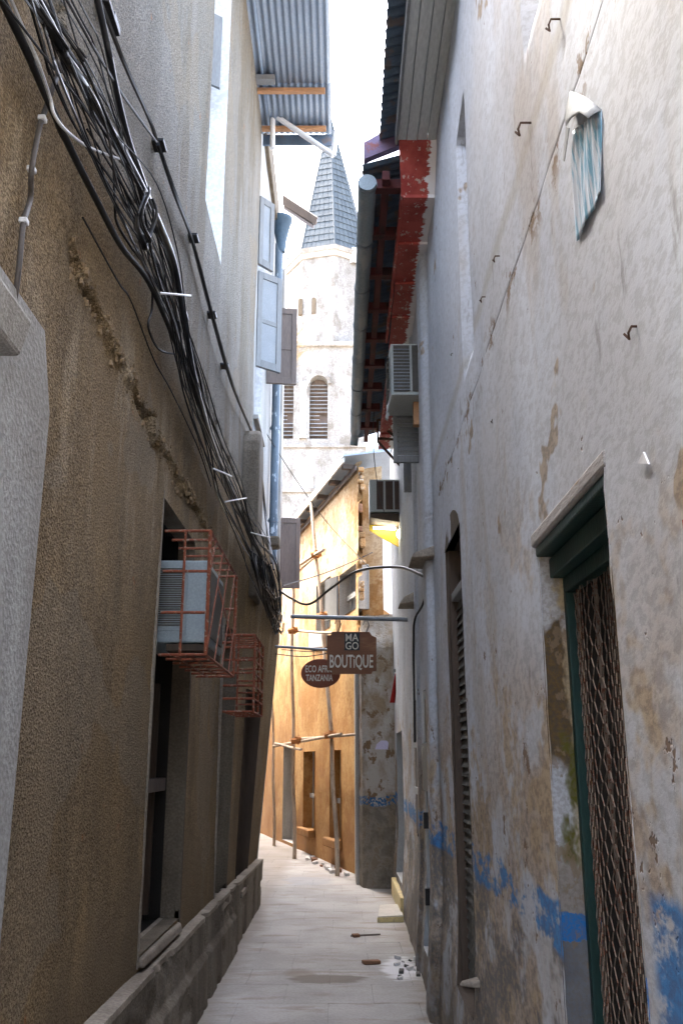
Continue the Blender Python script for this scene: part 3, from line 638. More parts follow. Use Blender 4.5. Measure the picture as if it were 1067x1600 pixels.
# ------------------------------------------------------------------ right-hand white house
D1 = (2.0, 2.8, .12, 2.28); D2 = (4.72, 5.42, .42, 2.85); D3 = (6.75, 7.45, .25, 2.15); D4 = (8.15, 8.6, .95, 2.15); D5 = (10.7, 11.9, .28, 1.95)
N1 = (2.30, 2.54, 3.95, 5.7); N2 = (4.03, 4.34, 3.55, 5.0)
def right_house():
    H = thing('limewashed_house', 'long white limewashed house with worn blue and grey dado, right of alley', 'house', (3, 6, 0))
    holes = [D1, D2, D3, D4, D5]
    ey = [h[i] for h in holes + [N1, N2] for i in (0, 1)]; ez = [h[i] for h in holes + [N1, N2] for i in (2, 3)]
    def f(a, b):
        course = 3.335 + .012 * fbm(a * 2.5, a * 0, 3)       # cracked plaster course
        calm = 1 - .85 * np.exp(-((a - 2.45) / .8) ** 2)
        x = XR(a, b) + calm * .03 * fbm(a * .7, b * .35, 3) + .010 * fbm(a * 4, b * 2.5, 4) + .003 * fbm(a * 24, b * 14, 2)
        wob = calm * .02 * fbm(a * 2.3, b * .3, 2); x = x + wob
        x = x + .018 * np.exp(-((b - course) / .010) ** 2) * sst(a, 1.0, 1.2) * (1 - sst(a, 6.2, 6.6)) + .010 * sst(b - course, 0, .012) * (1 - sst(a, 6.2, 6.6))
        pits = (fbm(a * 9 + 3, b * 7, 3) > .27) * (np.abs(b - course) < .22); x = x + .012 * pits
        x = x - .05 * sst(a, 6.30, 6.36) * (1 - sst(a, 6.60, 6.66)) - .03 * sst(a, 7.75, 7.8) * (1 - sst(a, 8.0, 8.05))
        foot = (1 - sst(b, .0, .9)) * sst(a, 3, 5); x = x - .05 * foot
        for n in (N1, N2):
            x = x + .10 * ((a > n[0] - 1e-4) & (a < n[1] + 1e-4) & (b > n[2]) & (b < n[3] + 1e-4)) * 1.0
        inz = (b > D1[2]) & (b < D1[3])        # ragged plaster edge round the grille door
        yy = a + inz * (np.exp(-np.abs(a - D1[0]) / .02) * .014 * (vnoise(b * 9, b * 0) + .5 * vnoise(b * 27, b * 0)) - np.exp(-np.abs(a - D1[1]) / .02) * .016 * (vnoise(b * 8 + 5, b * 0) + .5 * vnoise(b * 25, b * 0 + 3)))
        return x, yy, b
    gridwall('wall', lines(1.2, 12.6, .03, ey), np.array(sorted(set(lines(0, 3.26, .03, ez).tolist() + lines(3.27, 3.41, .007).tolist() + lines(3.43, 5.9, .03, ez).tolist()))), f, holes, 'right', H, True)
    gridwall('wall', lines(-2.4, 1.2, .3), lines(0, 5.9, .3), lambda a, b: (XR(a, b), a, b), [], 'right', H, True)
    gridwall('end_wall', lines(.72, 5, .2), lines(0, 5.9, .2), lambda a, b: (a, 0 * a + 12.6, b), [], 'right', H)
    MB().box(1.02, 6, -2.4, 12.55, 0, 5.95).build('core', 'right', H)
    def recess(w, depth, mat, pre='doorway'):
        y0, y1, z0, z1 = w; o = MB(); xf = lambda y, z: float(f(np.array(y), np.array(z))[0]) - .002
        for (a, b) in (((y0, z0), (y0, z1)), ((y0, z1), (y1, z1)), ((y1, z1), (y1, z0)), ((y1, z0), (y0, z0))):
            n = 26
            for q in range(n):
                p = [a[k] + (b[k] - a[k]) * q / n for k in (0, 1)]; r = [a[k] + (b[k] - a[k]) * (q + 1) / n for k in (0, 1)]
                o.quad((xf(*p), *p), (xr(*p) + depth, *p), (xr(*r) + depth, *r), (xf(*r), *r))
        return o.build(pre, mat, H)
    # grille door
    dr = recess(D1, .16, 'jamb'); y0, y1, z0, z1 = D1
    MB().box(.613, .70, y0 - .01, y1 + .03, z1 - .015, z1 + .03).build('lintel', 'lintel', dr, .008)
    MB().box(.622, .72, y0, y1 + .005, z1 - .05, z1 - .018).build('lintel_board', 'green', dr, .005)
    MB().box(.66, .86, y0, y1 - .005, z1 - .12, z1 - .058).build('soffit', 'green', dr, .004)
    MB().box(.70, .735, y1 - .032, y1 - .003, z0, z1 - .12).build('door_frame', 'green', dr, .004)
    MB().box(.70, .735, y0 + .004, y0 + .04, z0, z1 - .12).build('door_frame', 'green', dr, .004)
    MB().box(.698, .738, y0 + .04, y1 - .032, z1 - .17, z1 - .122).build('door_frame', 'green', dr, .004)
    for k in range(5):
        a = y0 + (y1 - y0) * k / 5; MB().box(.748 + .003 * (k % 2), .79, a + .003, a + (y1 - y0) / 5 - .003, z0, z1 - .12).build('plank', 'dark', dr, .004)
    g = MB(); ya, yb = y0 + .04, y1 - .032; n = 22; cw = (yb - ya) / n; rp = .031
    for i in range(n + 1):
        pts = []; rows = int((z1 - .17 - z0) / rp)
        for k in range(rows + 1):
            s = (1 if (k + i) % 2 else -1); yy = ya + i * cw + s * cw * .46; yy = min(max(yy, ya + .003), yb - .003)
            fold = .008 * math.sin((yy - ya) * 19)
            pts.append((.718 + fold + .003 * s, yy, z0 + k * rp))
        g.tube(pts, .0019, 4)
    g.build('expanded_metal', 'expanded', dr)
    for yy in (y0 + .30, y0 + .55): MB().box(.728, .738, yy, yy + .01, z0, z1 - .17).build('stiffener', 'expanded', dr)
    # tall louvred doorway further on, arched board over it
    dr = recess(D2, .18, 'darkwood'); y0, y1, z0, z1 = D2
    MB().box(.655, .74, y1 - .05, y1 - .003, z0, z1).build('door_frame', 'darkwood', dr, .004); MB().box(.66, .74, y0 + .003, y0 + .05, z0, z1).build('door_frame', 'rafter', dr, .004)
    MB().box(.665, .72, y0 + .05, y1 - .05, z1 - .32, z1 - .27).build('transom', 'greywood', dr, .004)
    zz = z0 + .05
    while zz < z1 - .34:
        MB().hexa([(.688, y0 + .05, zz), (.696, y0 + .05, zz), (.696, y1 - .05, zz), (.688, y1 - .05, zz), (.712, y0 + .05, zz + .07), (.720, y0 + .05, zz + .07), (.720, y1 - .05, zz + .07), (.712, y1 - .05, zz + .07)]).build('slat', 'slatwood', dr, .002)
        zz += .05
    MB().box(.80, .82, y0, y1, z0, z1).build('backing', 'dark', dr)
    arch = [(y0 - .02, z1)] + [(y0 + (y1 - y0) * q / 8, z1 + .16 * math.sin(math.pi * q / 8) ** .7) for q in range(9)] + [(y1 + .02, z1)]
    MB().slab([(xr(5, 0) - .012, y, z) for y, z in arch], (.05, 0, 0)).build('arched_head', 'jambgrey', dr, .006)
    # narrow door with meter boards
    dr = recess(D3, .12, 'paint'); y0, y1, z0, z1 = D3
    MB().box(.76, .79, y0, y1, z0, z1).build('door_leaf', 'greywood', dr)
    MB().box(.665, .735, y1 - .06, y1 - .003, z0, z1).build('door_frame', 'paint', dr, .004); MB().box(.665, .735, y0 + .003, y0 + .06, z0, z1).build('door_frame', 'paint', dr, .004)
    MB().box(.665, .765, y0 + .10, y1 - .10, 1.75, 2.08).build('notice', 'ledge', dr, .003)
    MB().box(.635, .765, y0 + .10, y1 - .12, 1.38, 1.74).build('meter_box', 'mesh', dr, .008)
    for z in (.55, 1.1, 1.6): MB().box(.635, .70, y1 - .12, y1 - .05, z, z + .12).build('hinge', 'signblack', dr, .003)
    MB().box(.66, .765, y0 + .2, y1 - .2, .32, .56).build('hole', 'dark', dr)  # solid dark block painted to stand for the shade in a hole
    # brown shuttered window
    dr = recess(D4, .12, 'darkwood', 'window'); y0, y1, z0, z1 = D4
    for k in range(3):
        a = z0 + (z1 - z0) * k / 3; MB().box(.675, .74, y0 + .04, y1 - .04, a + .03, z0 + (z1 - z0) * (k + 1) / 3 - .03).build('shutter_panel', 'darkwood', dr, .006)
    for k in (1, 2): MB().box(.665, .73, y0, y1, z0 + (z1 - z0) * k / 3 - .03, z0 + (z1 - z0) * k / 3 + .03).build('rail', 'paint', dr, .004)
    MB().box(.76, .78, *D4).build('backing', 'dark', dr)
    # plain recessed doorway by the yellow step
    dr = recess(D5, .20, 'paint'); MB().box(.90, .93, *D5).build('door_leaf', 'paint', dr)
    # near eave: white boarded soffit and tin
    rf = MB().box(.72, 6, -2.4, 12.6, 5.98, 6.02).build('roof', 'tindark', H)
    z = 5.80
    xs = [.395, .455, .53, .60, .66]
    for k in range(4):
        MB().box(xs[k] + .002, xs[k + 1] - .002, .5, 5.36, z - .002 * (k % 2), z + .02).build('soffit_board', 'board', rf, .002)
    MB().box(.375, .393, .5, 5.36, z - .035, z + .06).build('fascia', 'greywood', rf, .003)
    for k in range(7):
        corrugated('roof_sheet', (.27, 5.52 - .78 * (k + 1) + .0, z + .10 + .004 * (k % 2)), (1, 0, .32), (0, 1, 0), .9, .82, 'tindark', rf)
    # far eave: red soffit panels with cross battens, red rafters, dark sheets, grey gutter
    zs = 5.50
    MB().slab([(.40, 5.33, 5.83), (.69, 5.33, 5.83), (.69, 5.57, 5.49), (.43, 5.57, 5.49)], (0, .03, .02)).build('end_board', 'red', rf, .004)
    for k in range(9):
        a = 5.56 + k * .60; xo = .44 + .007 * k
        MB().box(xo, .72, a + .11, a + .60, zs, zs + .02).build('soffit_panel', 'red', rf, .003)
        MB().box(xo - .005, .72, a, a + .105, zs - .022, zs + .015).build('soffit_batten', 'red', rf, .004)
        MB().box(.21, .45, a + .02, a + .09, zs + .07, zs + .15).build('rafter', 'reddark', rf, .004)
    MB().box(.425, .445, 5.56, 7.9, zs - .01, zs + .07).build('fascia', 'red', rf, .003); MB().box(.475, .495, 7.9, 10.95, zs - .01, zs + .07).build('fascia', 'red', rf, .003)
    MB().box(.29, .345, 5.5, 10.95, zs + .085, zs + .16).build('purlin', 'reddark', rf, .005)
    for k in range(8):
        corrugated('roof_sheet', (.15, 5.5 + k * .70, zs + .20 + .004 * (k % 2)), (1, 0, .30), (0, 1, 0), 1.0, .74, 'tindark', rf)
    MB().slab([(.16, 5.48, 5.74), (.42, 5.48, 5.86), (.42, 5.48, 6.05), (.16, 5.48, 5.88)], (0, .06, 0)).build('verge_sheet', 'tinroof', rf)
    gx, gz = .185, 5.60
    y = 5.55; k = 0
    while y < 10.5:
        L = .72; j = MB(); m = 12; o = MB()
        pts = [(gx - .002 * k, y, gz), (gx - .002 * k, min(y + L, 10.55), gz - .004)]
        o.tube(pts, .062 if k % 2 else .066, 16); o.build('gutter_length', 'gutter', rf, 0, True)
        MB().tube([(gx - .002 * k, y + .02, gz), (gx - .002 * k, y + .045, gz)], .071, 16).build('gutter_collar', 'steel', rf, 0, True)
        y += L; k += 1
    MB().tube([(gx - .015, 10.5, gz), (gx - .015, 10.62, gz - .03), (gx - .03, 10.66, gz - .16)], .05, 12).build('gutter_spout', 'gutter', rf, 0, True)
    # hooks and nails left in the plaster
    for (px, py, s) in ((825, 192, 1.3), (872, 30, 1), (775, 400, .8), (753, 464, .8), (1003, 510, .9), (768, 655, .6), (700, 552, .5), (712, 730, .5), (690, 770, .5)):
        p = onx(px, py, .625); x_ = xr(p.y, p.z); p.x = x_ + .01; q = .022 * s
        MB().tube([p, p + Vector((-.028 * s, 0, .0)), p + Vector((-.034 * s, .3 * q, -.6 * q)), p + Vector((-.028 * s, .9 * q, -q)), p + Vector((-.036 * s, 1.3 * q, -.2 * q))], .0034 * s, 5).build('iron_hook', 'ironbrown', H, 0, True)
    # little cement ledges and the sloping stone
    a = onx(677, 862, .662)
    MB().hexa([(.50, a.y, a.z - .045), (.70, a.y - .15, a.z - .06), (.70, a.y + .35, a.z - .06), (.50, a.y + .35, a.z - .05), (.52, a.y, a.z - .005), (.70, a.y - .15, a.z + .03), (.70, a.y + .35, a.z + .03), (.52, a.y + .35, a.z)]).build('wall_ledge', 'ledge', H, .012)
    a = onx(649, 935, .68)
    MB().hexa([(.53, a.y, a.z - .05), (.72, a.y - .15, a.z - .05), (.72, a.y + .3, a.z - .05), (.53, a.y + .3, a.z - .05), (.58, a.y, a.z + .02), (.72, a.y - .15, a.z + .07), (.72, a.y + .3, a.z + .07), (.58, a.y + .3, a.z + .02)]).build('wall_ledge', 'ledge', H, .012)
    a = onx(735, 1530, .60)
    MB().hexa([(.55, a.y, a.z - .03), (.66, a.y - .06, a.z - .03), (.66, a.y + .06, a.z - .03), (.55, a.y + .03, a.z - .03), (.56, a.y, a.z - .012), (.66, a.y - .06, a.z + .004), (.66, a.y + .06, a.z + .004), (.56, a.y + .03, a.z - .012)]).build('wall_stub', 'ledge', H, .006)
    # louvred shutter standing open, and the plain one below
    def shutter(y, x0, x1, z0, z1, mat, slats):
        f_ = MB().box(x0, x0 + .035, y, y + .035, z0, z1).build('shutter', mat, H, .004)
        MB().box(x1 - .035, x1, y, y + .035, z0, z1).build('stile', mat, f_, .004)
        MB().box(x0 + .035, x1 - .035, y, y + .035, z1 - .045, z1).build('rail', mat, f_, .004); MB().box(x0 + .035, x1 - .035, y, y + .035, z0, z0 + .06).build('rail', mat, f_, .004)
        if slats:
            zz = z0 + .065; d = (z1 - .05 - z0 - .065) / slats
            for k in range(slats):
                b = zz + k * d
                MB().hexa([(x0 + .035, y, b), (x1 - .035, y, b), (x1 - .035, y + .006, b), (x0 + .035, y + .006, b), (x0 + .035, y + .022, b + d * 1.1), (x1 - .035, y + .022, b + d * 1.1), (x1 - .035, y + .028, b + d * 1.1), (x0 + .035, y + .028, b + d * 1.1)]).build('slat', mat, f_)
        else: MB().box(x0 + .035, x1 - .035, y + .012, y + .024, z0 + .06, z1 - .045).build('panel', mat, f_)
    p0 = ony(613, 604, 7.35); p1 = ony(661, 722, 7.35); shutter(7.35, p0.x, p1.x, p1.z, p0.z, 'greywood', 14)
    p0 = ony(630, 712, 8.3); p1 = ony(657, 768, 8.3); shutter(8.3, p0.x, p1.x + .02, p1.z, p0.z, 'greywood', 0)
    MB().box(.60, .66, 6.98, 7.05, 4.3, 4.95).build('window_post', 'rafter', H, .004)
    return H
right_house()
# things on the right wall --------------------------------------------------------------
def foil():
    # sheet of foil hung over a hole: curled paper top, ragged pointed foot
    def P(px, py, off): q = onx(px, py, .62); q.x = xr(q.y, q.z) - off; return q
    F = thing('foil_patch', 'torn blue silver foil patch with curled white top stuck on white wall', 'foil', P(925, 375, .0))
    o = MB(); rows = 18; cols = 36; vs_ = []
    L = [(902, 205), (901, 260), (903, 310), (906, 378)]; Rr = [(944, 172), (945, 225), (946, 280), (947, 300)]
    lerp = lambda T, t: tuple(T[min(int(t * 3), 2)][k] + (T[min(int(t * 3), 2) + 1][k] - T[min(int(t * 3), 2)][k]) * (t * 3 - min(int(t * 3), 2)) for k in (0, 1))
    for i in range(rows + 1):
        a = lerp(L, i / rows); b = lerp(Rr, i / rows)
        for j in range(cols + 1):
            t = j / cols; o.v.append(P(a[0] + (b[0] - a[0]) * t, a[1] + (b[1] - a[1]) * t, .010 + .0035 * math.sin(t * 44 + i * .04 + 2 * math.sin(t * 5)) * (1 - i / rows * .6) + .003 * math.sin(t * 11 + i * .2)))
    for i in range(rows):
        for j in range(cols): k = i * (cols + 1) + j; o.f.append((k, k + 1, k + cols + 2, k + cols + 1))
    ob = o.build('foil_sheet', 'foil', F, 0, True); s = ob.modifiers.new('t', 'SOLIDIFY'); s.thickness = .001
    c = MB(); rows = 6
    T = [(893, 142), (915, 150), (930, 160), (944, 172)]; Bm = [(903, 198), (912, 185), (925, 176), (942, 186)]
    for i in range(rows + 1):
        for j in range(4):
            t = i / rows; c.v.append(P(T[j][0] + (Bm[j][0] - T[j][0]) * t, T[j][1] + (Bm[j][1] - T[j][1]) * t, .004 + .028 * math.sin(t * 1.6)))
    for i in range(rows):
        for j in range(3): k = i * 4 + j; c.f.append((k, k + 1, k + 5, k + 4))
    ob = c.build('curled_top', 'paint', F, 0, True); s = ob.modifiers.new('t', 'SOLIDIFY'); s.thickness = .001
    MB().slab([P(903, 198, .03), P(908, 200, .03), P(893, 252, .02), P(890, 250, .02)], (-.002, 0, 0)).build('torn_strip', 'paint', F)
foil()
def smallwall():
    def P(px, py, off=.0): q = onx(px, py, .60); q.x = xr(q.y, q.z) - off; return q
    tag(MB().slab([P(991, 724, .012), P(1000, 706, .012), P(1008, 725, .012)], (.004, 0, 0)).build('paper_scrap', 'white'), 'tiny white paper triangle stuck on wall beside grille door', 'paper')
    tag(MB().slab([P(1062, 812, .012), P(1080, 812, .012), P(1090, 880, .012), P(1066, 852, .012)], (.01, 0, 0)).build('red_scrap', 'redcloth'), 'dark red scrap on the white wall at right picture edge', 'scrap')
smallwall()
def ac_right():
    A = thing('air_conditioner', 'aged white box air conditioner above the louvred grey shutter', 'air conditioner', (.5, 6.9, 4.4))
    y0 = 6.85; a = ony(610, 537, y0); b = ony(661, 617, y0); x0, x1, z0, z1 = a.x, .66, b.z, a.z + .0; y1 = y0 + .42
    body = MB().hexa([(x0, y0, z0), (x1, y0, z0), (x1, y1, z0 - .02), (x0 - .02, y1, z0 - .02), (x0, y0, z1), (x1, y0, z1), (x1, y1, z1), (x0 - .02, y1, z1)]).build('casing', 'acwhite', A, .008)
    MB().box(x0 + .02, x0 + .155, y0 - .012, y0 - .003, z0 + .03, z1 - .02).build('grille', 'mesh', A)
    MB().box(x0 + .175, x1 - .005, y0 - .012, y0 - .003, z0 + .03, z1 - .02).build('grille', 'mesh', A)
    for k in range(13):
        zz = z0 + .04 + k * (z1 - z0 - .07) / 13; MB().box(x0 + .02, x0 + .155, y0 - .016, y0 - .012, zz, zz + .006).build('fin', 'steel', A)
    for k in range(7): 
        zz = z0 + .06 + k * .05; MB().box(x0 - .026, x0 - .012, y0 + .06, y1 - .06, zz, zz + .02).build('side_louvre', 'mesh', A)
    MB().slab([ony(607, 622, 7.2), ony(612, 625, 7.2), ony(606, 655, 7.2), ony(602, 652, 7.2)], (0, .05, 0)).build('bracket', 'paint', A)
    B = thing('slatted_unit', 'white box with three dark brown slots above the yellow awning', 'air conditioner', (.5, 10.6, 4.4))
    y0 = 10.4; a = ony(577, 749, y0); b = ony(640, 800, y0)
    MB().box(a.x, .74, y0, y0 + .35, b.z, a.z).build('casing', 'acwhite', B, .008)
    for (p, q) in ((588, 599), (602, 614), (616, 629)):
        c = ony(p, 752, y0); d = ony(q, 796, y0); MB().box(c.x, d.x, y0 - .006, y0 + .02, d.z, c.z).build('slot', 'slot', B)
    c = ony(578, 802, y0); d = ony(641, 816, y0); MB().hexa([(c.x, y0, c.z - .05), (d.x, y0, d.z - .02), (d.x, y0 + .4, d.z - .02), (c.x, y0 + .4, c.z - .05), (c.x, y0, c.z), (d.x, y0, c.z), (d.x, y0 + .4, c.z), (c.x, y0 + .4, c.z)]).build('shelf', 'darkwood', B, .005)
    # iron bracket
    K = thing('iron_bracket', 'rusty triangular iron bracket under the red eave', 'bracket', ony(620, 700, 10.3))
    Q = lambda px, py: ony(px, py, 10.3)
    for p, q in (((590, 656), (622, 656)), ((590, 656), (590, 690)), ((589, 685), (622, 687)), ((594, 662), (622, 687)), ((590, 690), (632, 735)), ((622, 654), (622, 690))): rod('bar', Q(*p), Q(*q), .016, 'ironbrown', K)
    # awning
    W = thing('yellow_awning', 'sagging yellow plastic awning lit by a bulb beside the sign', 'awning', ony(610, 850, 10.7))
    sh = [(577, 808), (600, 803), (628, 822), (641, 836), (641, 866), (625, 856), (600, 843), (577, 829)]
    MB().slab([ony(px, py, 10.75) for px, py in sh], (0, .012, 0)).build('sheet', 'yellow', W)
    MB().slab([ony(577, 808, 10.75), ony(600, 803, 10.75), ony(628, 822, 10.75), ony(641, 836, 10.75), ony(641, 838, 11.6), ony(577, 822, 11.6)], (0, 0, .008)).build('top_sheet', 'yellow', W)
    MB().slab([ony(634, 862, 10.72), ony(641, 864, 10.72), ony(640, 918, 10.72), ony(637, 920, 10.72)], (0, .006, 0)).build('torn_tail', 'yellow', W)
    T = thing('tube_light', 'short lit fluorescent tube hanging under yellow awning', 'lamp', ony(600, 832, 10.6))
    rod('tube', ony(583, 825, 10.65), ony(618, 826, 10.65), .014, 'tube', T, 10); rod('end_cap', ony(581, 825, 10.65), ony(583.5, 825, 10.65), .017, 'steel', T, 10); rod('end_cap', ony(617.5, 826, 10.65), ony(620, 826, 10.65), .017, 'steel', T, 10)
    Bb = thing('lit_bulb_lamp', 'round glowing light bulb at right end of yellow awning', 'lamp', ony(627, 845, 10.55))
    c = ony(627, 834, 10.55)
    MB().lathe((c.x, c.y, c.z), [(0, -.06), (.03, -.055), (.055, -.03), (.06, 0), (.05, .035), (.025, .06), (.022, .075)], 16).build('bulb', 'bulb', Bb, 0, True)
    MB().lathe((c.x, c.y, c.z), [(.024, .07), (.026, .12), (.012, .13), (.0, .13)], 12).build('socket', 'signblack', Bb, 0, True)
    ld = bpy.data.lights.new('bulb_light', 'POINT'); ld.energy = .6; ld.color = (1, .82, .45); ld.shadow_soft_size = .06
    lo = bpy.data.objects.new('bulb_light', ld); col.objects.link(lo); lo.parent = Bb; lo.location = Vector((c.x, c.y - .09, c.z - .04)) - WORLD[Bb.name]
ac_right()

# ------------------------------------------------------------------ caged air conditioner on the left
def cages():
    K = thing('window_cage', 'rusty red iron cage with lattice side round the pale air conditioner', 'cage', (-.9, 5.7, 2.17))
    y0, y1, z0, z1 = 5.08, 6.42, 2.18, 2.90; xo = -.765; xi = -1.03; r = .0085
    ro = lambda a, b, rr=r: rod('bar', a, b, rr, 'rust', K)
    for z in (z0, z1):
        ro((xi, y0, z), (xo, y0, z)); ro((xo, y0, z), (xo, y1, z)); ro((xi, y1, z), (xo, y1, z))
    for y in (y0, y1): ro((xo, y, z0), (xo, y, z1), .012)
    ro((xi + .12, y0, z0), (xi + .12, y0, z1))
    for z in (z0 + .24, z0 + .48): ro((xi, y0, z), (xo, y0, z)); ro((xi, y1, z), (xo, y1, z))
    for k in range(1, 6):
        y = y0 + (y1 - y0) * k / 6; ro((xi, y, z1), (xo, y, z1), .008); ro((xi, y, z0), (xo, y, z0), .008)
    for k in range(2): x = xi + .085 * (k + 1); ro((x, y0, z0), (x, y1, z0), .008)
    # flat-bar lattice on the alley side
    sl = .55
    for k in range(-1, 5):
        for s in ((1,) if k not in (1,) else (1, -1)):
            a = y0 + k * .34; b = a + sl
            pa = [a, z0]; pb = [b, z1]
            if s < 0: pa = [a + .1, z1 - .25]; pb = [b + .35, z0 + .25]
            def clip(p, q):
                out = list(p)
                if p[0] < y0: t = (y0 - p[0]) / (q[0] - p[0]); out = [y0, p[1] + (q[1] - p[1]) * t]
                if p[0] > y1: t = (y1 - p[0]) / (q[0] - p[0]); out = [y1, p[1] + (q[1] - p[1]) * t]
                return out
            pa2, pb2 = clip(pa, pb), clip(pb, pa)
            if abs(pa2[0] - pb2[0]) < .05: continue
            A = Vector((xo + .004 * s, pa2[0], pa2[1])); B = Vector((xo + .004 * s, pb2[0], pb2[1])); d = (B - A); c = (A + B) / 2; d /= 2; n = Vector((1, 0, 0)).cross(d).normalized()
            MB().obox(c, d, n * .010, Vector((.003, 0, 0))).build('lattice_bar', 'rust', K)
    A = thing('air_conditioner', 'pale blue-grey window air conditioner inside the red lattice cage', 'air conditioner', (-.93, 5.6, 2.25))
    x0, x1, ya, yb, za, zb = -1.2, -.795, 5.26, 5.95, 2.27, 2.765
    MB().box(x0, x1, ya, yb, za, zb).build('casing', 'ac', A, .012)
    MB().box(x0 + .06, x1 - .12, ya - .004, ya + .01, za + .07, zb - .05).build('side_panel', 'ac', A, .003)
    for k in range(26):
        z = za + .10 + k * .0135; MB().box(x0 + .08, -.945, ya - .009, ya - .0035, z, z + .007).build('louvre', 'mesh', A)
    MB().box(-1.03, -.80, ya + .02, yb, za - .045, za - .003).build('support_shelf', 'darkwood', A, .004)
    MB().box(x1 + .001, x1 + .012, ya + .05, yb - .05, za + .05, zb - .05).build('front_grille', 'mesh', A)
    K = thing('window_cage', 'smaller rusty iron cage of level bars further along brown wall', 'cage', (-.85, 8.1, 1.95))
    y0, y1 = 7.7, 8.5; xo = -.74; a = ony(410, 990, y1); b = ony(408, 1118, y1); z1, z0 = ony(370, 992, y0).z, ony(370, 1112, y0).z
    xi = -1.0; ro = lambda a, b, rr=.010: rod('bar', a, b, rr, 'rust', K)
    for k in range(7):
        z = z0 + (z1 - z0) * k / 6; ro((xi, y0, z), (xo, y0, z)); ro((xo, y0, z), (xo, y1, z), .008); ro((xi, y1, z), (xo, y1, z), .008)
    for k in range(5): y = y0 + (y1 - y0) * (k + .5) / 5; ro((xi, y, z1), (xo, y, z1), .007); ro((xi, y, z0), (xo, y, z0), .007)
    for y in (y0, (y0 + y1) / 2, y1): ro((xo, y, z0), (xo, y, z1), .012)
    ro((xi + .12, y0, z0), (xi + .12, y0, z1))
cages()

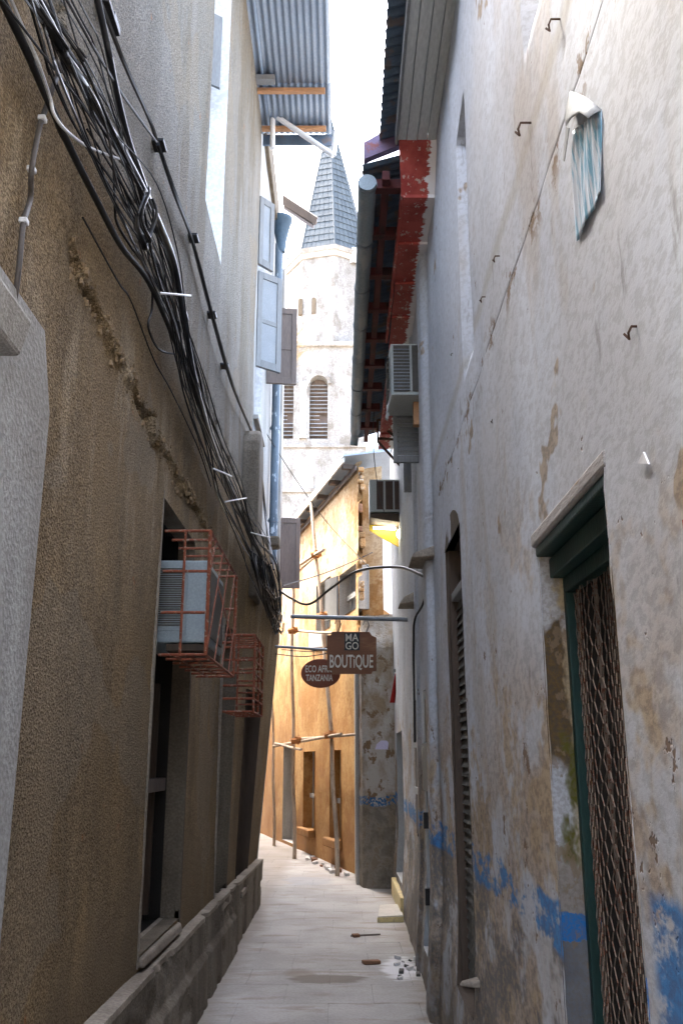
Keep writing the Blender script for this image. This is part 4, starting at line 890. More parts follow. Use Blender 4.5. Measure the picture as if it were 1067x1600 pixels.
# ------------------------------------------------------------------ cables on the left wall
CG = 'cables strung along the left wall'
def cable(pts, r, mat, label, name='cable', group=None, n=8, sides=6):
    return tag(MB().tube(smoothpath(pts, n), r, sides).build(name, mat, None, 0, True), label, 'cable', group)
def cables():
    def P(px, py, off=.05):
        y = 6.0
        for _ in range(12):
            d = ray(px, py); X = xl(y, 1.6 + y * d.z / d.y) + off; y = y * .4 + .6 * (X / d.x * d.y)
        q = EYE + d * (y / d.y); q.x = xl(q.y, q.z) + off; return q
    L = lambda pts, off=.05: [P(a, b, off + .012 * math.sin(i * 2.1)) for i, (a, b) in enumerate(pts)]
    ext = lambda ps: [ps[0] + (ps[0] - ps[1]).normalized() * 2.2] + ps
    cable(ext(L([(57, 0), (100, 80), (150, 165), (200, 250), (245, 340), (272, 410), (288, 500), (306, 600), (335, 700), (372, 790), (412, 880)], .10)), .017, 'black', 'thickest glossy black trunk cable running down the middle of the bundle', 'trunk_cable', sides=12)
    cable(ext(L([(153, 0), (168, 70), (184, 150), (203, 225), (226, 290), (262, 400), (292, 500)], .07)), .014, 'black', 'thick black cable steepest at top, crossing left of the grey one', 'trunk_cable', sides=10)
    cable(ext(L([(160, 10), (195, 100), (233, 185), (246, 222), (270, 290), (299, 372), (330, 490), (362, 600), (398, 690), (408, 745), (414, 800), (424, 880)], .045)), .011, 'greycable', 'grey cable clipped high on the stucco, outermost right of the bundle', 'wall_cable')
    cable(ext(L([(247, 225), (272, 300), (302, 380), (332, 492), (364, 600), (399, 690), (410, 750), (416, 810), (428, 890)], .055))[1:], .012, 'black', 'black cable clipped beside the outermost grey cable', 'wall_cable')
    cable(ext(L([(4, 0), (40, 75), (75, 155), (112, 235), (150, 310), (190, 385), (232, 440), (268, 520), (300, 600)], .06)), .013, 'blackdull', 'dull black cable along the lower left edge of the bundle', 'trunk_cable', sides=10)
    cable(ext(L([(18, 0), (55, 85), (78, 150), (85, 178), (105, 205), (140, 230), (186, 248)], .085)), .006, 'whitecable', 'thin pale cable sagging across brown wall into the bundle', 'wall_cable')
    cable(ext(L([(105, 0), (150, 80), (200, 160), (245, 222)], .065)), .006, 'greycable', 'thin grey cable crossing over to the clipped pair', 'wall_cable')
    cable(L([(178, 250), (180, 320), (184, 350), (205, 385), (235, 430), (238, 480), (232, 510), (248, 545), (272, 553)], .06), .006, 'blackdull', 'loose black cable bowing away left of the bundle', 'wall_cable')
    cable(L([(130, 340), (185, 440), (205, 470), (240, 560), (270, 615), (310, 700), (330, 760)], .03), .004, 'blackdull', 'hair-thin black wire lying low on the brown stucco', 'wall_cable')
    cable(L([(20, 45), (45, 95), (70, 130), (88, 195), (100, 220)], .04), .004, 'blackdull', 'fine black wire curling at the upper left corner of bundle', 'wall_cable')
    # the tangle: many thin lines wandering within the bundle
    random.seed(11)
    core = [(70, 0), (112, 90), (160, 190), (212, 300), (255, 410), (281, 500), (303, 600), (332, 690), (362, 765), (395, 840), (414, 890), (432, 960)]
    for k in range(28):
        a = random.uniform(-1, 1); ph = random.uniform(0, 6.28); s0 = 0 if k < 22 else random.choice((2, 4, 5)); e0 = len(core) if random.random() < .75 else random.choice((8, 9, 10))
        pts = []
        for i, (px, py) in enumerate(core[s0:e0]):
            i2 = i + s0; w = (34, 32, 30, 28, 22, 16, 15, 14, 15, 16, 17, 9)[i2]
            q = a * w + .5 * w * math.sin(i2 * random.uniform(.8, 1.4) + ph) + random.uniform(-2.5, 2.5); pts.append(P(px + q, py - q * .45, random.uniform(.03, .15)))
        if s0 == 0: pts = ext(pts)
        cable(pts, random.choice((.003, .0035, .004, .005, .006, .008)), random.choice(('black', 'blackdull', 'blackdull', 'blackdull', 'greycable', 'browncable')), 'thin dark cable within the tangled bundle on the left wall', 'bundle_cable', CG, 6, 6)
    # far end: slack tails hanging in a shaggy bunch at the corner
    for k in range(26):
        px = random.uniform(392, 428); py = 860 + (px - 392) * .8; o = random.uniform(.05, .2)
        t = [P(px, py, o), P(px + random.uniform(4, 12), py + 40, o + .04), P(random.uniform(412, 440), random.uniform(930, 950), random.uniform(.03, .14)), P(random.uniform(425, 441), random.uniform(955, 992), random.uniform(.01, .08))]
        if random.random() < .4: t.append(t[-1] + Vector((.02, .1, .12)))
        cable(t, random.choice((.005, .007, .009)), random.choice(('black', 'blackdull', 'blackdull', 'greycable')), 'slack black cable tail bunched at the far corner of brown wall', 'cable_tail', 'cable tails at the corner', 6, 5)
    # coil
    for k in range(5):
        c = P(222 + 3 * k, 352 - 4 * k, .11 + .02 * k); rr = .11 + .012 * (k % 3); pts = []
        for q in range(22): t = q / 21 * 5.2 + 1.0 + .3 * k; pts.append(c + Vector((.012 * math.sin(3 * t), math.cos(t) * rr * .75, math.sin(t) * rr)))
        cable(pts, .0065, 'black', 'loop of coiled black cable hanging in the middle of bundle', 'cable_coil', 'coiled cable loops', 2)
    # ties and clips
    for i, (a, b) in enumerate((((250, 458), (298, 462)), ((333, 732), (362, 744)), ((352, 784), (385, 778)), ((392, 832), (422, 840)))):
        tag(MB().tube([P(*a, .14), P((a[0] + b[0]) / 2, (a[1] + b[1]) / 2, .19), P(*b, .14)], .006, 6).build('cable_tie', 'whitecable', None, 0, True),
            ('white tie round the bundle below the coiled loops', 'white tie round the bundle above the buttress', 'white tie crossing the bundle over the buttress', 'white tie nearest the far corner of the bundle')[i], 'cable tie')
    names = ('topmost clip with perforated strap on the grey stucco', 'second black clip from top holding the grey cable', 'third black clip from top on grey stucco', 'black clip beside the white-tied section', 'lowest black clip above the buttress')
    for i, (px, py) in enumerate(((152, 14), (240, 227), (295, 372), (325, 492), (346, 572))):
        p = P(px, py, 0); o = MB().obox(p + Vector((.03, 0, 0)), (.035, 0, 0), (0, .05, .0), (0, 0, .010))
        if i == 0: o.obox(p + Vector((.05, .10, .02)), (.012, 0, 0), (0, .05, 0), (0, 0, .02))
        tag(o.build('cable_clip', 'signblack', None, .003), names[i], 'clip')
    # conduit with white saddles
    C = thing('wall_conduit', 'grey plastic conduit with white saddles curving down the brown wall', 'conduit', P(45, 330, 0))
    pts = smoothpath(L([(98, 100), (82, 140), (72, 170), (62, 200), (50, 265), (48, 310), (37, 350), (30, 420), (20, 490), (10, 515), (-12, 528)], .03), 6)
    MB().tube(pts, .009, 10).build('pipe', 'conduit', C, 0, True)
    for (px, py) in ((67, 186), (50, 265), (38, 346), (20, 492)):
        p = P(px, py, .03); MB().obox(p, (.013, 0, 0), (0, .014, 0), (0, 0, .009)).build('saddle', 'pvc', C, .004)
cables()

# ------------------------------------------------------------------ wires and signs across the alley
def across():
    pts = [ony(436, 922, 10.6), ony(455, 935, 10.4), ony(483, 944, 9.9), ony(520, 917, 9.2), ony(560, 892, 8.5), ony(620, 886, 7.6), ony(655, 897, 7.05), ony(672, 908, 6.85)]
    tag(MB().tube(smoothpath(pts), .014, 8).build('span_cable', 'black', None, 0, True), 'thick black cable looping across the alley over the signs', 'cable')
    pts = [ony(672, 905, 6.8), ony(668, 940, 6.8), ony(664, 958, 6.8), ony(671, 963, 6.75), ony(677, 950, 6.7), ony(676, 905, 6.7), ony(678, 880, 6.7), ony(676, 842, 6.7)]
    tag(MB().tube(smoothpath(pts), .009, 8).build('hanging_loop', 'black', None, 0, True), 'black cable loop hanging on the white wall by the ledge', 'cable')
    pts = [ony(672, 905, 6.85), ony(660, 945, 7.1), ony(648, 968, 7.4), ony(646, 1010, 7.5), ony(648, 1160, 7.45)]
    tag(MB().tube(smoothpath(pts), .009, 8).build('drop_cable', 'blackdull', None, 0, True), 'dark cable dropping down white wall to the meter box', 'cable')
    tag(MB().tube(smoothpath([ony(406, 660, 11.5), ony(455, 738, 13), ony(510, 815, 14), ony(575, 885, 13.2)]), .006, 5).build('span_wire', 'blackdull', None, 0, True), 'thin wire slanting down from blue pipe to ochre house corner', 'wire')
    tag(MB().tube(smoothpath([ony(442, 915, 11.0), ony(500, 898, 13), ony(545, 880, 13.8), ony(582, 863, 14)]), .009, 5).build('span_wire', 'greycable', None, 0, True), 'sagging wire rising right in front of the ochre upper windows', 'wire')
    tag(MB().tube(smoothpath([ony(586, 600, 10.2), ony(583, 690, 10.2), ony(590, 760, 10.2), ony(600, 800, 10.2)]), .005, 5).build('drop_wire', 'greycable', None, 0, True), 'thin wire hanging from red eave past slotted box', 'wire')
    for k, (p, q, m) in enumerate((((452, 1021), (520, 1008), 'greycable'), ((430, 1026), (515, 1020), 'greycable'))):
        tag(MB().tube(smoothpath([ony(p[0] - 12, p[1] - 6, 11), ony((p[0] + q[0]) / 2, (p[1] + q[1]) / 2 + 3, 10.8), ony(*q, 10.6)]), .006, 5).build('span_wire', m, None, 0, True), ('wire sagging just above the oval sign bar', 'wire sagging just below the oval sign bar')[k], 'wire')
    S = thing('boutique_sign', 'notched brown wooden shop sign reading Boutique hanging from a dark pole', 'sign', ony(549, 1053, 9.3)); Y = 9.3
    rod('pole', ony(454, 963, Y), ony(637, 968, Y), .022, 'steel', S, 12)
    Q = lambda px, py, y=Y: ony(px, py, y)
    out = [(518, 987), (522, 987), (577, 987), (581, 993), (588, 996), (588, 1048), (582, 1049), (580, 1053), (519, 1053), (518, 1048), (511, 1047), (511, 993), (517, 992)]
    MB().slab([Q(*p) for p in out], (0, .025, 0)).build('board', 'sign', S, .003)
    q0, q1 = Q(538, 989, Y - .006), Q(562, 1016, Y - .006); MB().box(q0.x, q1.x, Y - .008, Y - .001, q1.z, q0.z).build('logo_panel', 'signblack', S)
    s = Y / FPX
    c = Q(550, 996, Y - .012); textmesh('MA', 'lettering', 'cream', S, c, 20 * s, 11.5 * s, .006, .004); c = Q(550, 1009, Y - .012); textmesh('GO', 'lettering', 'cream', S, c, 20 * s, 11.5 * s, .006, .004)
    c = Q(549, 1035, Y - .008); textmesh('BOUTiQUE', 'lettering', 'cream', S, c, 67 * s, 24 * s, .006, .012)
    for a in ((528, 966), (572, 968)):
        b = Q(a[0], 988, Y); t = Q(a[0], a[1], Y); MB().tube([t + Vector((-.03, 0, -.06)), t + Vector((0, 0, .03)), t + Vector((.03, 0, -.06)), b], .006, 6).build('hanger', 'greycable', S, 0, True)
    O = thing('oval_sign', 'oval red-brown sign reading Eco Africa Tanzania half behind the larger sign', 'sign', ony(501, 1075, 10.4)); Y2 = 10.4; s = Y2 / FPX * .985
    c = ony(501, 1052, Y2); MB().slab([c + Vector((math.cos(2 * math.pi * k / 36) * 31 * s, 0, math.sin(2 * math.pi * k / 36) * 22.5 * s)) for k in range(36)], (0, .025, 0)).build('board', 'signoval', O, .003)
    c2 = ony(502, 1045, Y2 - .008); textmesh('ECO AFRICA', 'lettering', 'cream', O, c2, 50 * s, 11 * s, .006, .02); c2 = ony(499, 1059, Y2 - .008); textmesh('TANZANIA', 'lettering', 'cream', O, c2, 42 * s, 10 * s, .006, .02)
    rod('pole', ony(430, 1010, Y2), ony(524, 1016, Y2), .016, 'steel', O, 10)
    for px in (490, 515): rod('hanger', ony(px, 1014, Y2), ony(px, 1034, Y2), .005, 'greycable', O)
across()

# ------------------------------------------------------------------ ochre house with pole scaffold
PA = Vector((.27, 13.9, 0)); PB = Vector((-1.44, 20.4, 0)); UD = (PB - PA).normalized(); ND = Vector((UD.y, -UD.x, 0)) * -1
if ND.x > 0: ND = -ND
def fu(px, py):
    p = onpl(px, py, PA, ND); return (p - PA).dot(UD), p.z
def pu(u, z, off=0): return PA + UD * u + Vector((0, 0, z)) + ND * off
def ochre():
    H = thing('ochre_house', 'ochre limewashed house with peeling pale upper wall and tin eave, end of alley', 'house', (1.5, 17.5, 0))
    def rect(a, b, c, d): u0, _ = fu(b, c); u1, _ = fu(a, c); _, z1 = fu((a + b) / 2, c); _, z0 = fu((a + b) / 2, d); return (u0, u1, z0, z1)
    G1 = rect(516, 533, 1172, 1312); G2 = rect(475, 492, 1174, 1296); G3 = rect(444, 461, 1165, 1316); U1 = rect(531, 556, 890, 958); U2 = rect(495, 516, 908, 985); U3 = rect(487, 512, 985, 1012)
    holes = [G1, G2, G3, U1, U2]
    ea = [h[i] for h in holes for i in (0, 1)]; eb = [h[i] for h in holes for i in (2, 3)]
    def f(a, b):
        d = .05 * fbm(a * .6, b * .5, 3) + .015 * fbm(a * 4, b * 3, 3) - .06 * (1 - sst(a, 0, .12)) * (fbm(a * 3, b * 6, 3) > 0)
        return PA.x + UD.x * a + ND.x * d, PA.y + UD.y * a + ND.y * d, b
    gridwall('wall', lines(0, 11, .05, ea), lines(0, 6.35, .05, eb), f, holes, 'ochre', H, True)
    EX = Vector((UD.y, -UD.x, 0)); EX = EX if EX.x > 0 else -EX
    # broken quoin at the near corner: stones
    random.seed(4)
    z = .05
    while z < 6.2:
        h = random.uniform(.06, .16); w = random.uniform(.04, .09); c = PA + Vector((.05, -.0, z + h / 2))
        MB().obox(c + Vector((random.uniform(-.02, .03), 0, 0)), (w * .6, random.uniform(-.01, .01), 0), (0, .07, random.uniform(-.01, .01)), (0, random.uniform(-.01, .01), h * .46)).build('quoin_stone', random.choice(('ruin', 'brick', 'ruin')), H, .02)
        z += h + (random.uniform(.05, .3) if random.random() < .5 else 0)
    MB().slab([PA + Vector((.02, .06, 0)), PA + Vector((.55, .2, 0)), PA + Vector((1.6, 7, 0)), PB + Vector((.6, 4, 0)), PB + Vector((-.5, 4, 0)) + Vector((.45, 0, 0))], (0, 0, 0.001)) if False else None
    core = [pu(.05, 0, -.42), PA + Vector((.07, .3, 0)), pu(9, 0, -1.3), pu(11, 0, -.42)]
    MB().slab(core, (0, 0, 6.3)).build('core', 'ochre', H)
    for w, m in ((G1, 'darkpane'), (G2, 'darkpane'), (G3, 'palepane'), (U1, 'palepane'), (U2, 'palepane')):
        u0, u1, z0, z1 = w; o = MB(); dp = -.22
        cs = [(u0, z0), (u1, z0), (u1, z1), (u0, z1)]
        for k in range(4): a, b = cs[k], cs[(k + 1) % 4]; o.quad(pu(*a, .01), pu(*b, .01), pu(*b, dp), pu(*a, dp))
        isd = w is G3
        r = o.build('door' if isd else 'window', 'ochre' if w in (G1, G2) else 'trim', H)
        MB().slab([pu(*c, dp + .03) for c in cs], ND * -.02).build('door_leaf' if isd else 'pane', 'paint' if isd else m, r)
        def bar(ua, ub, za, zb, nm='frame', mt='paint', off=dp + .05): MB().slab([pu(ua, za, off), pu(ub, za, off), pu(ub, zb, off), pu(ua, zb, off)], ND * -.03).build(nm, mt, r)
        if not isd:
            zm = z0 + (z1 - z0) * (.42 if w in (G1, G2) else .45); bar(u0, u1, zm - .04, zm + .04, 'rail', 'paint', dp + .10)
            bar(u0, u0 + .06, z0, z1); bar(u1 - .06, u1, z0, z1)
        if w in (G1, G2): MB().slab([pu(u0 - .05, z0 - .12, .0), pu(u1 + .05, z0 - .12, .0), pu(u1 + .05, z0 + .015, .0), pu(u0 - .05, z0 + .015, .0)], ND * .12).build('sill', 'ochre', r, .02)
        if w is U1:
            MB().slab([pu(u1 + .02, z0, .02), pu(u1 + .02, z1, .02), pu(u1 + .45, z1, .12), pu(u1 + .45, z0, .12)], ND * .03).build('shutter', 'greywood', r)
    MB().slab([pu(*fu(486, 1012)), pu(*fu(512, 1010)), pu(*fu(512, 986)), pu(*fu(486, 988))], ND * .05).build('patch_board', 'paint', H)
    # roof edge: raw eave board, overhanging tin, lining
    rf = MB().slab([pu(-.1, 6.36, .28), pu(11, 6.36, .28), pu(11, 6.75, -1.6), pu(-.1, 6.75, -1.6)], (0, 0, .03)).build('roof', 'tin', H)
    MB().slab([pu(-.05, 6.28, .24), pu(11, 6.28, .24), pu(11, 6.38, .24), pu(-.05, 6.38, .24)], ND * .03).build('eave_board', 'board', rf)
    k = .2
    while k < 10: MB().slab([pu(k, 6.26, 0), pu(k + .09, 6.26, 0), pu(k + .09, 6.34, 0), pu(k, 6.34, 0)], ND * .2).build('rafter_end', 'wood', rf); k += .9
    MB().slab([pu(0, 6.17, .02), pu(11, 6.17, .02), pu(11, 6.26, .02), pu(0, 6.26, .02)], ND * .03).build('wall_plate', 'wood', rf, .01)
    # scaffold of thin poles lashed with rope
    S = thing('pole_scaffold', 'scaffold of crooked bare poles lashed with rope against the ochre house', 'scaffold', (-.6, 16, 0))
    def D(px, py, off): p = onpl(px, py, PA + ND * off, ND); return p
    def pole(pts, r, nm='pole'):
        r *= .72; q = smoothpath(pts, 5); n = len(q); MB().tube([p + Vector((.012 * math.sin(i * .7), 0, .01 * math.sin(i * .45))) for i, p in enumerate(q)], [r * (1 - .25 * i / n) for i in range(n)], 8).build(nm, 'pole', S, 0, True)
    b1 = onz(527, 1369, 0); o1 = (b1 - PA).dot(ND); b2 = onz(460, 1342, 0); o2 = (b2 - PA).dot(ND); b3 = onz(428, 1322, 0); o3 = (b3 - PA).dot(ND)
    pole([b1, D(523, 1260, o1), D(518, 1170, o1), D(511, 1060, o1), D(502, 960, o1), D(491, 830, o1), D(484, 785, o1)], .05)
    pole([b2, D(459, 1240, o2), D(458, 1150, o2), D(457, 1040, o2), D(458, 930, o2), D(459, 840, o2)], .048)
    pole([b3, D(428, 1240, o3), D(427, 1180, o3), D(426, 1100, o3)], .045)
    for a, b, r, oo in (((428, 1166), (532, 1146), .042, o1), ((455, 1156), (560, 1146), .035, o1 - .1), ((430, 1162), (470, 1170), .036, o2), ((452, 892), (505, 858), .05, o1), ((450, 985), (520, 988), .035, o1), ((470, 962), (525, 966), .03, o1), ((452, 905), (494, 868), .035, o1 - .08)):
        pole([D(*a, oo + .05), D((a[0] + b[0]) / 2, (a[1] + b[1]) / 2 + 1.5, oo + .05), D(*b, oo + .05)], r, 'ledger')
    for p, oo in (((463, 1157), o2), ((516, 1148), o1), ((494, 866), o1), ((503, 962), o1), ((458, 985), o2), ((459, 904), o2)):
        c = D(*p, oo + .03); MB().tube([c + Vector((-.09, 0, -.02)), c + Vector((.09, 0, .02))], [.055, .06], 8).tube([c + Vector((0, 0, -.06)), c + Vector((0.02, 0, .06))], .052, 8).build('rope_lashing', 'rope', S)
    # heap of rubble at the foot
    for k in range(16):
        t = random.random(); u = random.uniform(-.0, 2.6); c = pu(u, .0, random.uniform(.08, .30)); r = random.uniform(.02, .055)
        lab = 'broken brown brick lump at the foot of ochre wall'; br = random.random() < .55
        o = MB(); a = random.uniform(0, 3)
        o.obox(c + Vector((0, 0, r * .6)), Vector((math.cos(a), math.sin(a), .2)) * r, Vector((-math.sin(a), math.cos(a), 0)) * r * .8, Vector((0, .1, 1)) * r * .6)
        tag(o.build('rubble_lump', 'brick' if br else 'rubble', None, r * .25), lab if br else 'pale plaster lump at the foot of ochre wall', 'rubble', 'brown rubble at the ochre wall' if br else 'pale rubble at the ochre wall')
ochre()

# ------------------------------------------------------------------ pier, steps, far walls
def pier():
    H = thing('corner_pier', 'eroded grey plaster pier with blue stripe between ochre house and white wall', 'wall', (.45, 13.2, 0))
    a0 = onz(566, 1384, 0); x0 = a0.x; y0 = 12.62
    path = [(x0 - .05, 13.9), (x0 - .04, y0 + .35), (x0, y0 + .08), (x0 + .06, y0), (.74, y0 - .05), (.85, y0 + .25)]
    seg = np.array([0]); P = [Vector((*p, 0)) for p in path]
    cum = [0]
    for i in range(1, len(P)): cum.append(cum[-1] + (P[i] - P[i - 1]).length)
    def f(a, b):
        x = np.interp(a, cum, [p.x for p in P]); y = np.interp(a, cum, [p.y for p in P])
        d = .05 * fbm(a * 3, b * 2, 4) + .02 * fbm(a * 9, b * 9, 3); top = sst(b, 3.1, 3.55)
        x = x + d * .6 + top * .10 * (1 - a / cum[-1]); y = y - d + top * .16
        zz = b - .12 * top * fbm(a * 5, b, 2)
        return x, y, zz
    gridwall('face', lines(0, cum[-1], .03), lines(0, 3.6, .04), f, [], 'pier', H)
    MB().hexa([(x0 + .1, y0 + .15, 0), (.9, y0 + .15, 0), (.9, 13.9, 0), (x0 + .05, 13.9, 0), (x0 + .14, y0 + .2, 3.5), (.9, y0 + .2, 3.55), (.9, 13.9, 3.4), (x0 + .1, 13.9, 3.45)]).build('core', 'pier', H, .05)
    MB().box(x0 - .085, x0 - .03, y0 + .35, 13.9, 0, 3.3).build('plaster_strip', 'trim', H, .02)
    # paper and cloth
    q = lambda px, py: ony(px, py, y0 - .04)
    tag(MB().slab([q(586, 1171), q(606, 1171), q(607, 1157), q(595, 1157), q(588, 1163)], (0, .006, 0)).build('pasted_paper', 'paper'), 'pale lilac paper pasted on the eroded pier', 'paper')
    c = thing('red_cloth', 'strip of bright red cloth hanging at edge of white wall', 'cloth', ony(615, 1098, 11.9))
    o = MB(); n = 8
    for i in range(n + 1):
        t = i / n; a = ony(620.5 - 6 * t, 1052 + 46 * t, 11.9 - .03 * math.sin(t * 6)); w = .028 + .02 * t
        o.v += [a + Vector((-w, 0, 0)), a + Vector((w * .4, .02, 0))]
    for i in range(n): o.f.append((2 * i, 2 * i + 1, 2 * i + 3, 2 * i + 2))
    ob = o.build('fold', 'redcloth', c, 0, True); ob.modifiers.new('t', 'SOLIDIFY').thickness = .004
    MB().box(WORLD[c.name].x + .0, WORLD[c.name].x + .16, 11.87, 11.9, ony(618, 1050, 11.9).z, ony(618, 1046, 11.9).z).build('peg', 'greywood', c)
    # steps
    p = onz(636, 1450, 0)
    s = thing('door_step', 'yellow cement doorstep against the white wall', 'step', (.62, 10.9, 0))
    MB().box(.625, .9, 10.3, 12.1, 0, .20).build('tread', 'step', s, .012)
    a = onz(590, 1441, 0); b = onz(630, 1440, 0)
    s = thing('step_slab', 'low pale slab with ochre front edge on the alley floor', 'step', (.5, 10.2, 0))
    MB().hexa([(a.x, a.y, 0), (b.x, b.y - .02, 0), (b.x, b.y + .75, 0), (a.x + .05, b.y + .75, 0), (a.x, a.y, .055), (b.x, b.y - .02, .065), (b.x, b.y + .75, .065), (a.x + .05, b.y + .75, .055)]).build('slab', 'stepedge', s, .006)
    MB().hexa([(a.x - .005, a.y - .014, 0), (b.x, b.y - .036, 0), (b.x, b.y - .022, 0), (a.x - .005, a.y - .002, 0), (a.x - .005, a.y - .014, .045), (b.x, b.y - .036, .052), (b.x, b.y - .022, .052), (a.x - .005, a.y - .002, .045)]).build('front_edge', 'step', s)
    # bits on the floor
    random.seed(21)
    for k, (px, py, w, mt, lab) in enumerate(((580, 1506, .10, 'brick', 'small brown brick fragment lying mid-floor near the white spill'), (556, 1464, .045, 'brick', 'brown chip beside a thin stick on the paving'))):
        c = onz(px, py, 0); tag(MB().obox(c + Vector((0, 0, .014)), (w * .7, .01, 0), (-.01, .03, 0), (0, 0, .014)).build('brick_fragment', mt, None, .006), lab, 'rubble')
    a = onz(548, 1464, 0); b = onz(594, 1462, 0); tag(MB().tube([a + Vector((0, 0, .01)), b + Vector((0, 0, .012))], .008, 6).build('stick', 'wood', None, 0, True), 'thin brown stick lying across the paving', 'stick')
    for k in range(14):
        c = onz(random.uniform(620, 662), random.uniform(1495, 1532), 0); r = random.uniform(.012, .035); a = random.uniform(0, 3)
        dark = random.random() < .4
        tag(MB().obox(c + Vector((0, 0, r * .5)), Vector((math.cos(a), math.sin(a), .2)) * r, Vector((-math.sin(a), math.cos(a), 0)) * r * .7, (0, 0, r * .5)).build('plaster_crumb', 'mesh' if dark else 'rubble', None, r * .2), 'dark crumb on the white spill by the right wall' if dark else 'white plaster crumb on the spill by the right wall', 'rubble', 'dark crumbs' if dark else 'white crumbs')
pier()

def far():
    H = thing('white_gable_house', 'bright white gable wall with rusty star mark behind the slotted box', 'house', (2.5, 21.5, 0))
    y = 20.5
    A = ony(560, 722, y); B = ony(700, 660, y)
    x0, x1 = A.x, B.x
    MB().slab([(x0, y, 0), (x1 + 2, y, 0), (x1 + 2, y, B.z + .8), (x1, y, B.z), (x0, y, A.z)], (0, 4, 0)).build('wall', 'white', H)
    MB().slab([(x0 - .2, y - .15, A.z - .05), (x1, y - .15, B.z + .02), (x1, y - .15, B.z + .12), (x0 - .2, y - .15, A.z + .05)], (0, 4.2, 0)).build('roof', 'tin', H)
    c = ony(609, 735, y - .03); o = MB(); random.seed(2); pts = []
    for k in range(16): r = (.30 if k % 2 else .19) * random.uniform(.85, 1.1); t = 2 * math.pi * k / 16; pts.append(c + Vector((math.cos(t) * r * .85, 0, math.sin(t) * r * .75)))
    o.slab(pts, (0, .028, 0)).build('star_mark', 'rope', H)
    Rn = thing('ruined_wall', 'crumbling orange coral-rag wall stump seen under the yellow awning', 'wall', (.9, 16.5, 0))
    def f(a, b):
        top = 4.35 + .5 * fbm(a * 1.2, a * 0, 3) - .9 * sst(a, 1.0, 1.6) * 0 - .5 * np.abs(a - .75); z = b * top
        return a, 16.4 + .22 * fbm(a * 2.2, z * 2.2, 4), z
    gridwall('face', lines(.35, 2.2, .05), lines(0, 1, .02), f, [], 'ruin', Rn, False, False)
    gridwall('back', lines(.35, 2.2, .1), lines(0, 1, .05), lambda a, b: (f(a, b)[0], 16.85 + 0 * a, f(a, b)[2]), [], 'ruin', Rn, True, False)
far()

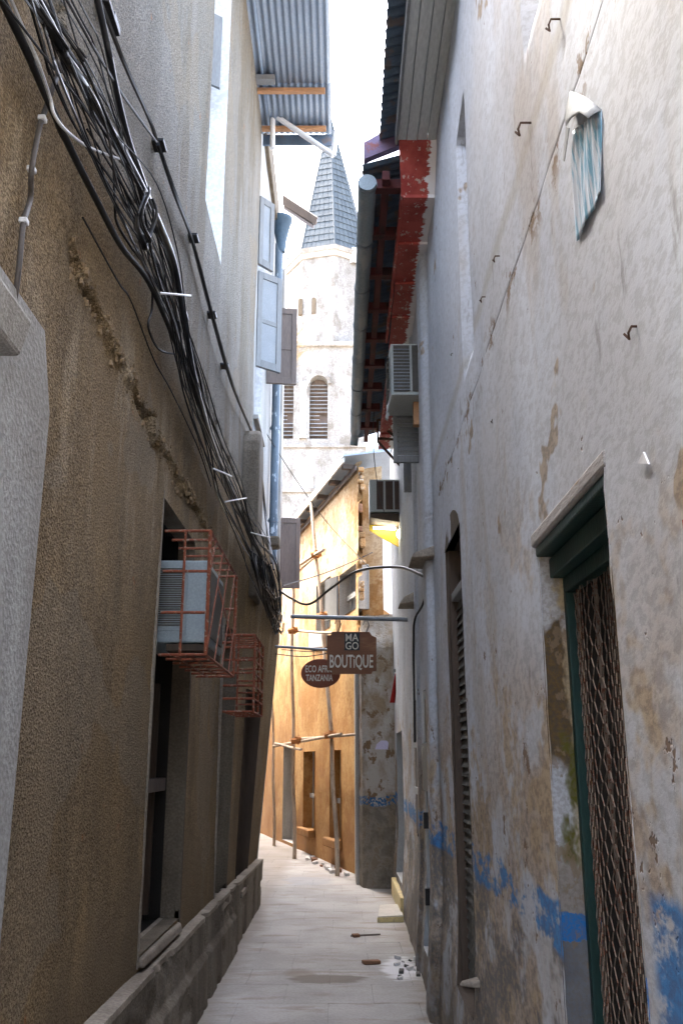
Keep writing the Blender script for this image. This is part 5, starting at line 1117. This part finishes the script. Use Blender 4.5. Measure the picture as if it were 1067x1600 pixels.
# ------------------------------------------------------------------ church tower
def church():
    Y = 62.0; 
    T = thing('church_tower', 'whitewashed church tower with arched belfry louvres and grey slate spire', 'tower', (-1.2, Y, 0))
    k = Y / FPX
    c0 = ony(522, 395, Y)        # ridge of the octagon facing us
    cx = ony(514, 395, Y).x; zb = ony(511, 397, Y).z; ztip = ony(514, 150, Y).z
    Rb = 3.5; cy = Y + 2.2
    rot = R(8)
    def ring(r, z): return [Vector((cx + r * math.cos(rot + math.pi * 2 * i / 8 - math.pi / 2), cy + r * math.sin(rot + math.pi * 2 * i / 8 - math.pi / 2), z)) for i in range(8)]
    # spire: core, ridge rolls, courses of slates
    b = ring(Rb - .08, zb); tip = Vector((cx, cy, ztip)); o = MB(); o.v = b + [tip]
    for i in range(8): o.f.append((i, (i + 1) % 8, 8))
    sp = o.build('spire', 'slate', T)
    rows = 23; H_ = ztip - zb
    rb = ring(Rb, zb); stuff = MB(); made = 0
    proto = None
    for i in range(8):
        a, c = rb[i], rb[(i + 1) % 8]; mid = (a + c) / 2; facing = (mid.y - cy) < -.6
        n = (c - a).cross(tip - a).normalized(); n = n if n.dot(mid - Vector((cx, cy, zb))) > 0 else -n
        for r in range(rows - 3):
            t0 = r / rows; t1 = (r + 1.12) / rows
            La, Lc = a.lerp(tip, t0), c.lerp(tip, t0); Ua, Uc = a.lerp(tip, t1), c.lerp(tip, t1)
            ns = max(1, int(round((Lc - La).length / .40)))
            for s in range(ns):
                g = .012
                f0, f1 = s / ns + (.0 if r % 2 else 0), (s + 1) / ns
                p0, p1 = La.lerp(Lc, f0), La.lerp(Lc, f1); q1, q0 = Ua.lerp(Uc, f1), Ua.lerp(Uc, f0)
                d = (p1 - p0).normalized() * g
                pts = [p0 + d + n * .06, p1 - d + n * .06, q1 - d + n * .015, q0 + d + n * .015]
                if facing and made < 300: MB().slab(pts, n * -.03).build('slate', 'slate', sp); made += 1
                else: stuff.slab(pts, n * -.03)
    so = stuff.build('slate_courses', 'slate', sp); so['kind'] = 'stuff'
    for i in range(8): MB().tube([rb[i] + Vector((0, 0, .02)), tip], [.10, .05], 8).build('ridge_roll', 'slate', sp, 0, True)
    # octagonal drum with cornice, then square-ish belfry
    def drum(r0, z0, r1, z1, name, mat='tower'):
        o = MB(); p, q = ring(r0, z0), ring(r1, z1); o.v = p + q
        for i in range(8): j = (i + 1) % 8; o.f.append((i, j, 8 + j, 8 + i))
        o.f.append(tuple(range(8, 16))); o.f.append(tuple(reversed(range(8)))); return o.build(name, mat, T)
    drum(Rb + .1, zb - .35, Rb + .22, zb - .02, 'cornice')
    drum(Rb + .0, zb - .8, Rb + .05, zb - .35, 'cornice', 'trim')
    z2 = ony(511, 555, Y).z
    drum(Rb - .12, z2, Rb - .12, zb - .8, 'drum')
    # small paired windows in the drum and pinnacle at the corner
    for px in (491, 515, 470):
        p = ony(px, 484, Y); p.y = cy - (Rb - .12) * .93 + abs(px - 515) * .006 
        o = MB(); w, h = .17, .75
        o.slab([p + Vector((x, 0, z)) for x, z in ((-w, -h), (w, -h), (w, h * .6))] + [p + Vector((w * math.cos(t), 0, h * .6 + w * math.sin(t))) for t in (R(45), R(90), R(135))] + [p + Vector((-w, 0, h * .6))], (0, .3, 0)).build('lancet', 'jambgrey', T)
    pc = ony(552, 400, Y); MB().lathe((pc.x, cy - Rb * .7, pc.z - .9), [(.38, 0), (.38, .5), (.30, .6), (.40, .8), (.36, 1.1), (.22, 1.4), (0, 1.5)], 14).build('pinnacle', 'white', T, 0, True)
    # belfry: square shaft, front face with arched openings
    xl_, xr_ = cx - 3.75, ony(561, 620, Y).x + .3; yf = cy - Rb - .1
    zt = z2 + .1
    def arch(cxx, w, zs, z0, n=12):
        return [(cxx - w, z0), (cxx + w, z0)] + [(cxx + w * math.cos(math.pi * q / n), zs + w * math.sin(math.pi * q / n)) for q in range(n + 1)]
    ops = []
    for pxa, pxb in ((483, 512), (436, 459)):
        a, b_ = ony(pxa, 686, yf), ony(pxb, 600, yf); ops.append(((a.x + b_.x) / 2, (b_.x - a.x) / 2, b_.z, a.z))
    # face pieced round the openings
    face = MB(); ops = sorted(ops); xs = [xl_]
    for o_ in ops: xs += [o_[0] - o_[1], o_[0] + o_[1]]
    xs.append(xr_)
    for q in range(0, len(xs), 2): face.box(xs[q], xs[q + 1], yf, yf + .9, 0, zt)
    for (c_, w, zs, z0) in ops:
        face.box(c_ - w, c_ + w, yf, yf + .9, 0, z0)
        n = 14
        for q in range(n):
            t0, t1 = math.pi * q / n, math.pi * (q + 1) / n
            xa, xb = c_ + w * math.cos(t0), c_ + w * math.cos(t1); za, zb_ = zs + w * math.sin(t0), zs + w * math.sin(t1)
            face.hexa([(xb, yf, zb_), (xa, yf, za), (xa, yf + .9, za), (xb, yf + .9, zb_), (xb, yf, zt), (xa, yf, zt), (xa, yf + .9, zt), (xb, yf + .9, zt)])
    face.build('belfry_wall', 'tower', T)
    MB().box(xl_, xr_, yf + 1.4, yf + 6.2, 0, zt - .02).build('belfry_core', 'jambgrey', T)
    for zc, h, pr in ((zt - .1, .35, .25), (ony(511, 700, yf).z, .22, .15), (ony(511, 770, yf).z, .3, .2)): MB().box(xl_ - pr, xr_ + pr, yf - pr, yf + 6.3, zc, zc + h).build('string_course', 'tower', T, .03)
    for (c_, w, zs, z0) in ops:
        wn_ = MB()
        n = 14
        for q in range(n):
            t0, t1 = math.pi * q / n, math.pi * (q + 1) / n
            P0 = lambda r, t, y: (c_ + r * math.cos(t), y, zs + r * math.sin(t))
            wn_.hexa([P0(w, t0, yf - .12), P0(w + .28, t0, yf - .12), P0(w + .28, t0, yf), P0(w, t0, yf), P0(w, t1, yf - .12), P0(w + .28, t1, yf - .12), P0(w + .28, t1, yf), P0(w, t1, yf)])
        wnd = wn_.build('belfry_arch', 'tower', T)
        zz = z0 + .1; i = 0
        while zz < zs + .1:
            cut = w if i not in (5, 6) else w * .1
            MB().hexa([(c_ - w, yf + .35, zz), (c_ + cut, yf + .35, zz), (c_ + cut, yf + .37, zz), (c_ - w, yf + .37, zz), (c_ - w, yf + .55, zz + .14), (c_ + cut, yf + .55, zz + .14), (c_ + cut, yf + .57, zz + .14), (c_ - w, yf + .57, zz + .14)]).build('louvre', 'paint', wnd)
            zz += .30; i += 1
        MB().box(c_ - w, c_ + w, yf + .75, yf + .8, z0, zs + w).build('backing', 'wood', wnd)
        MB().lathe((c_ - w - .45, yf - .1, z0), [(.30, 0), (.30, .2), (.22, .3), (.20, zs - z0 - .5), (.32, zs - z0 - .15), (.34, zs - z0)], 14).build('colonnette', 'white', T, 0, True)
    # blind arcade low on the shaft
    for px in (468, 484, 500, 516):
        p = ony(px, 750, yf); w = .26; ou = arch(p.x, w, p.z, p.z - .9, 8); MB().slab([(x, yf - .03, z) for x, z in ou], (0, .028, 0)).build('blind_arch', 'trim', T)
    # ashlar quoins
    zq = 2.0; i = 0
    while zq < zt - .6: MB().box(xr_ - (.9 if i % 2 else .6), xr_ + .04, yf - .04, yf + .5, zq, zq + .52).build('quoin', 'tower', T, .02); zq += .56; i += 1
church()
def grass():
    random.seed(9); g = MB(); c = ony(446, 562, 14.8)
    for _ in range(260):
        a = random.uniform(-.15, 1.25); L = random.uniform(.25, .85); s = c + Vector((random.uniform(-.04, .10), random.uniform(-.1, .2), random.uniform(-.15, .45)))
        d = Vector((math.sin(a), random.uniform(-.3, .3), math.cos(a))) * L; m = s + d * .55; e = s + d + Vector((.1 * L, 0, -.22 * L)); w = Vector((.004, 0, 0))
        o_ = len(g.v); g.v += [s - w, s + w, m + w * .8, m - w * .8, e]; g.f += [(o_, o_ + 1, o_ + 2, o_ + 3), (o_ + 3, o_ + 2, o_ + 4)]
    D = thing('dry_grass_tuft', 'tuft of dry brown grass sprouting from the wall corner before the church tower', 'grass', c)
    g.build('blades', 'straw', D)
    # the street goes on round the bend: unseen house added to shade the lower ochre wall
    B = thing('unseen_facing_house', 'unseen pale house added round the bend to keep sun off the lower ochre wall', 'house', (-4, 19, 0))
    a = Vector((-1.95, 14.72, 0)); b = a + UD * 12
    MB().slab([a, b, b + Vector((-4, 0, 0)), a + Vector((-4, 0, 0))], (0, 0, 6.6)).build('wall', 'trim', B, .02)
    MB().slab([a + Vector((.25, 0, 6.6)), b + Vector((.25, 0, 6.6)), b + Vector((-4, 0, 6.6)), a + Vector((-4, 0, 6.6))], (0, 0, .06)).build('roof', 'tin', B)
grass()
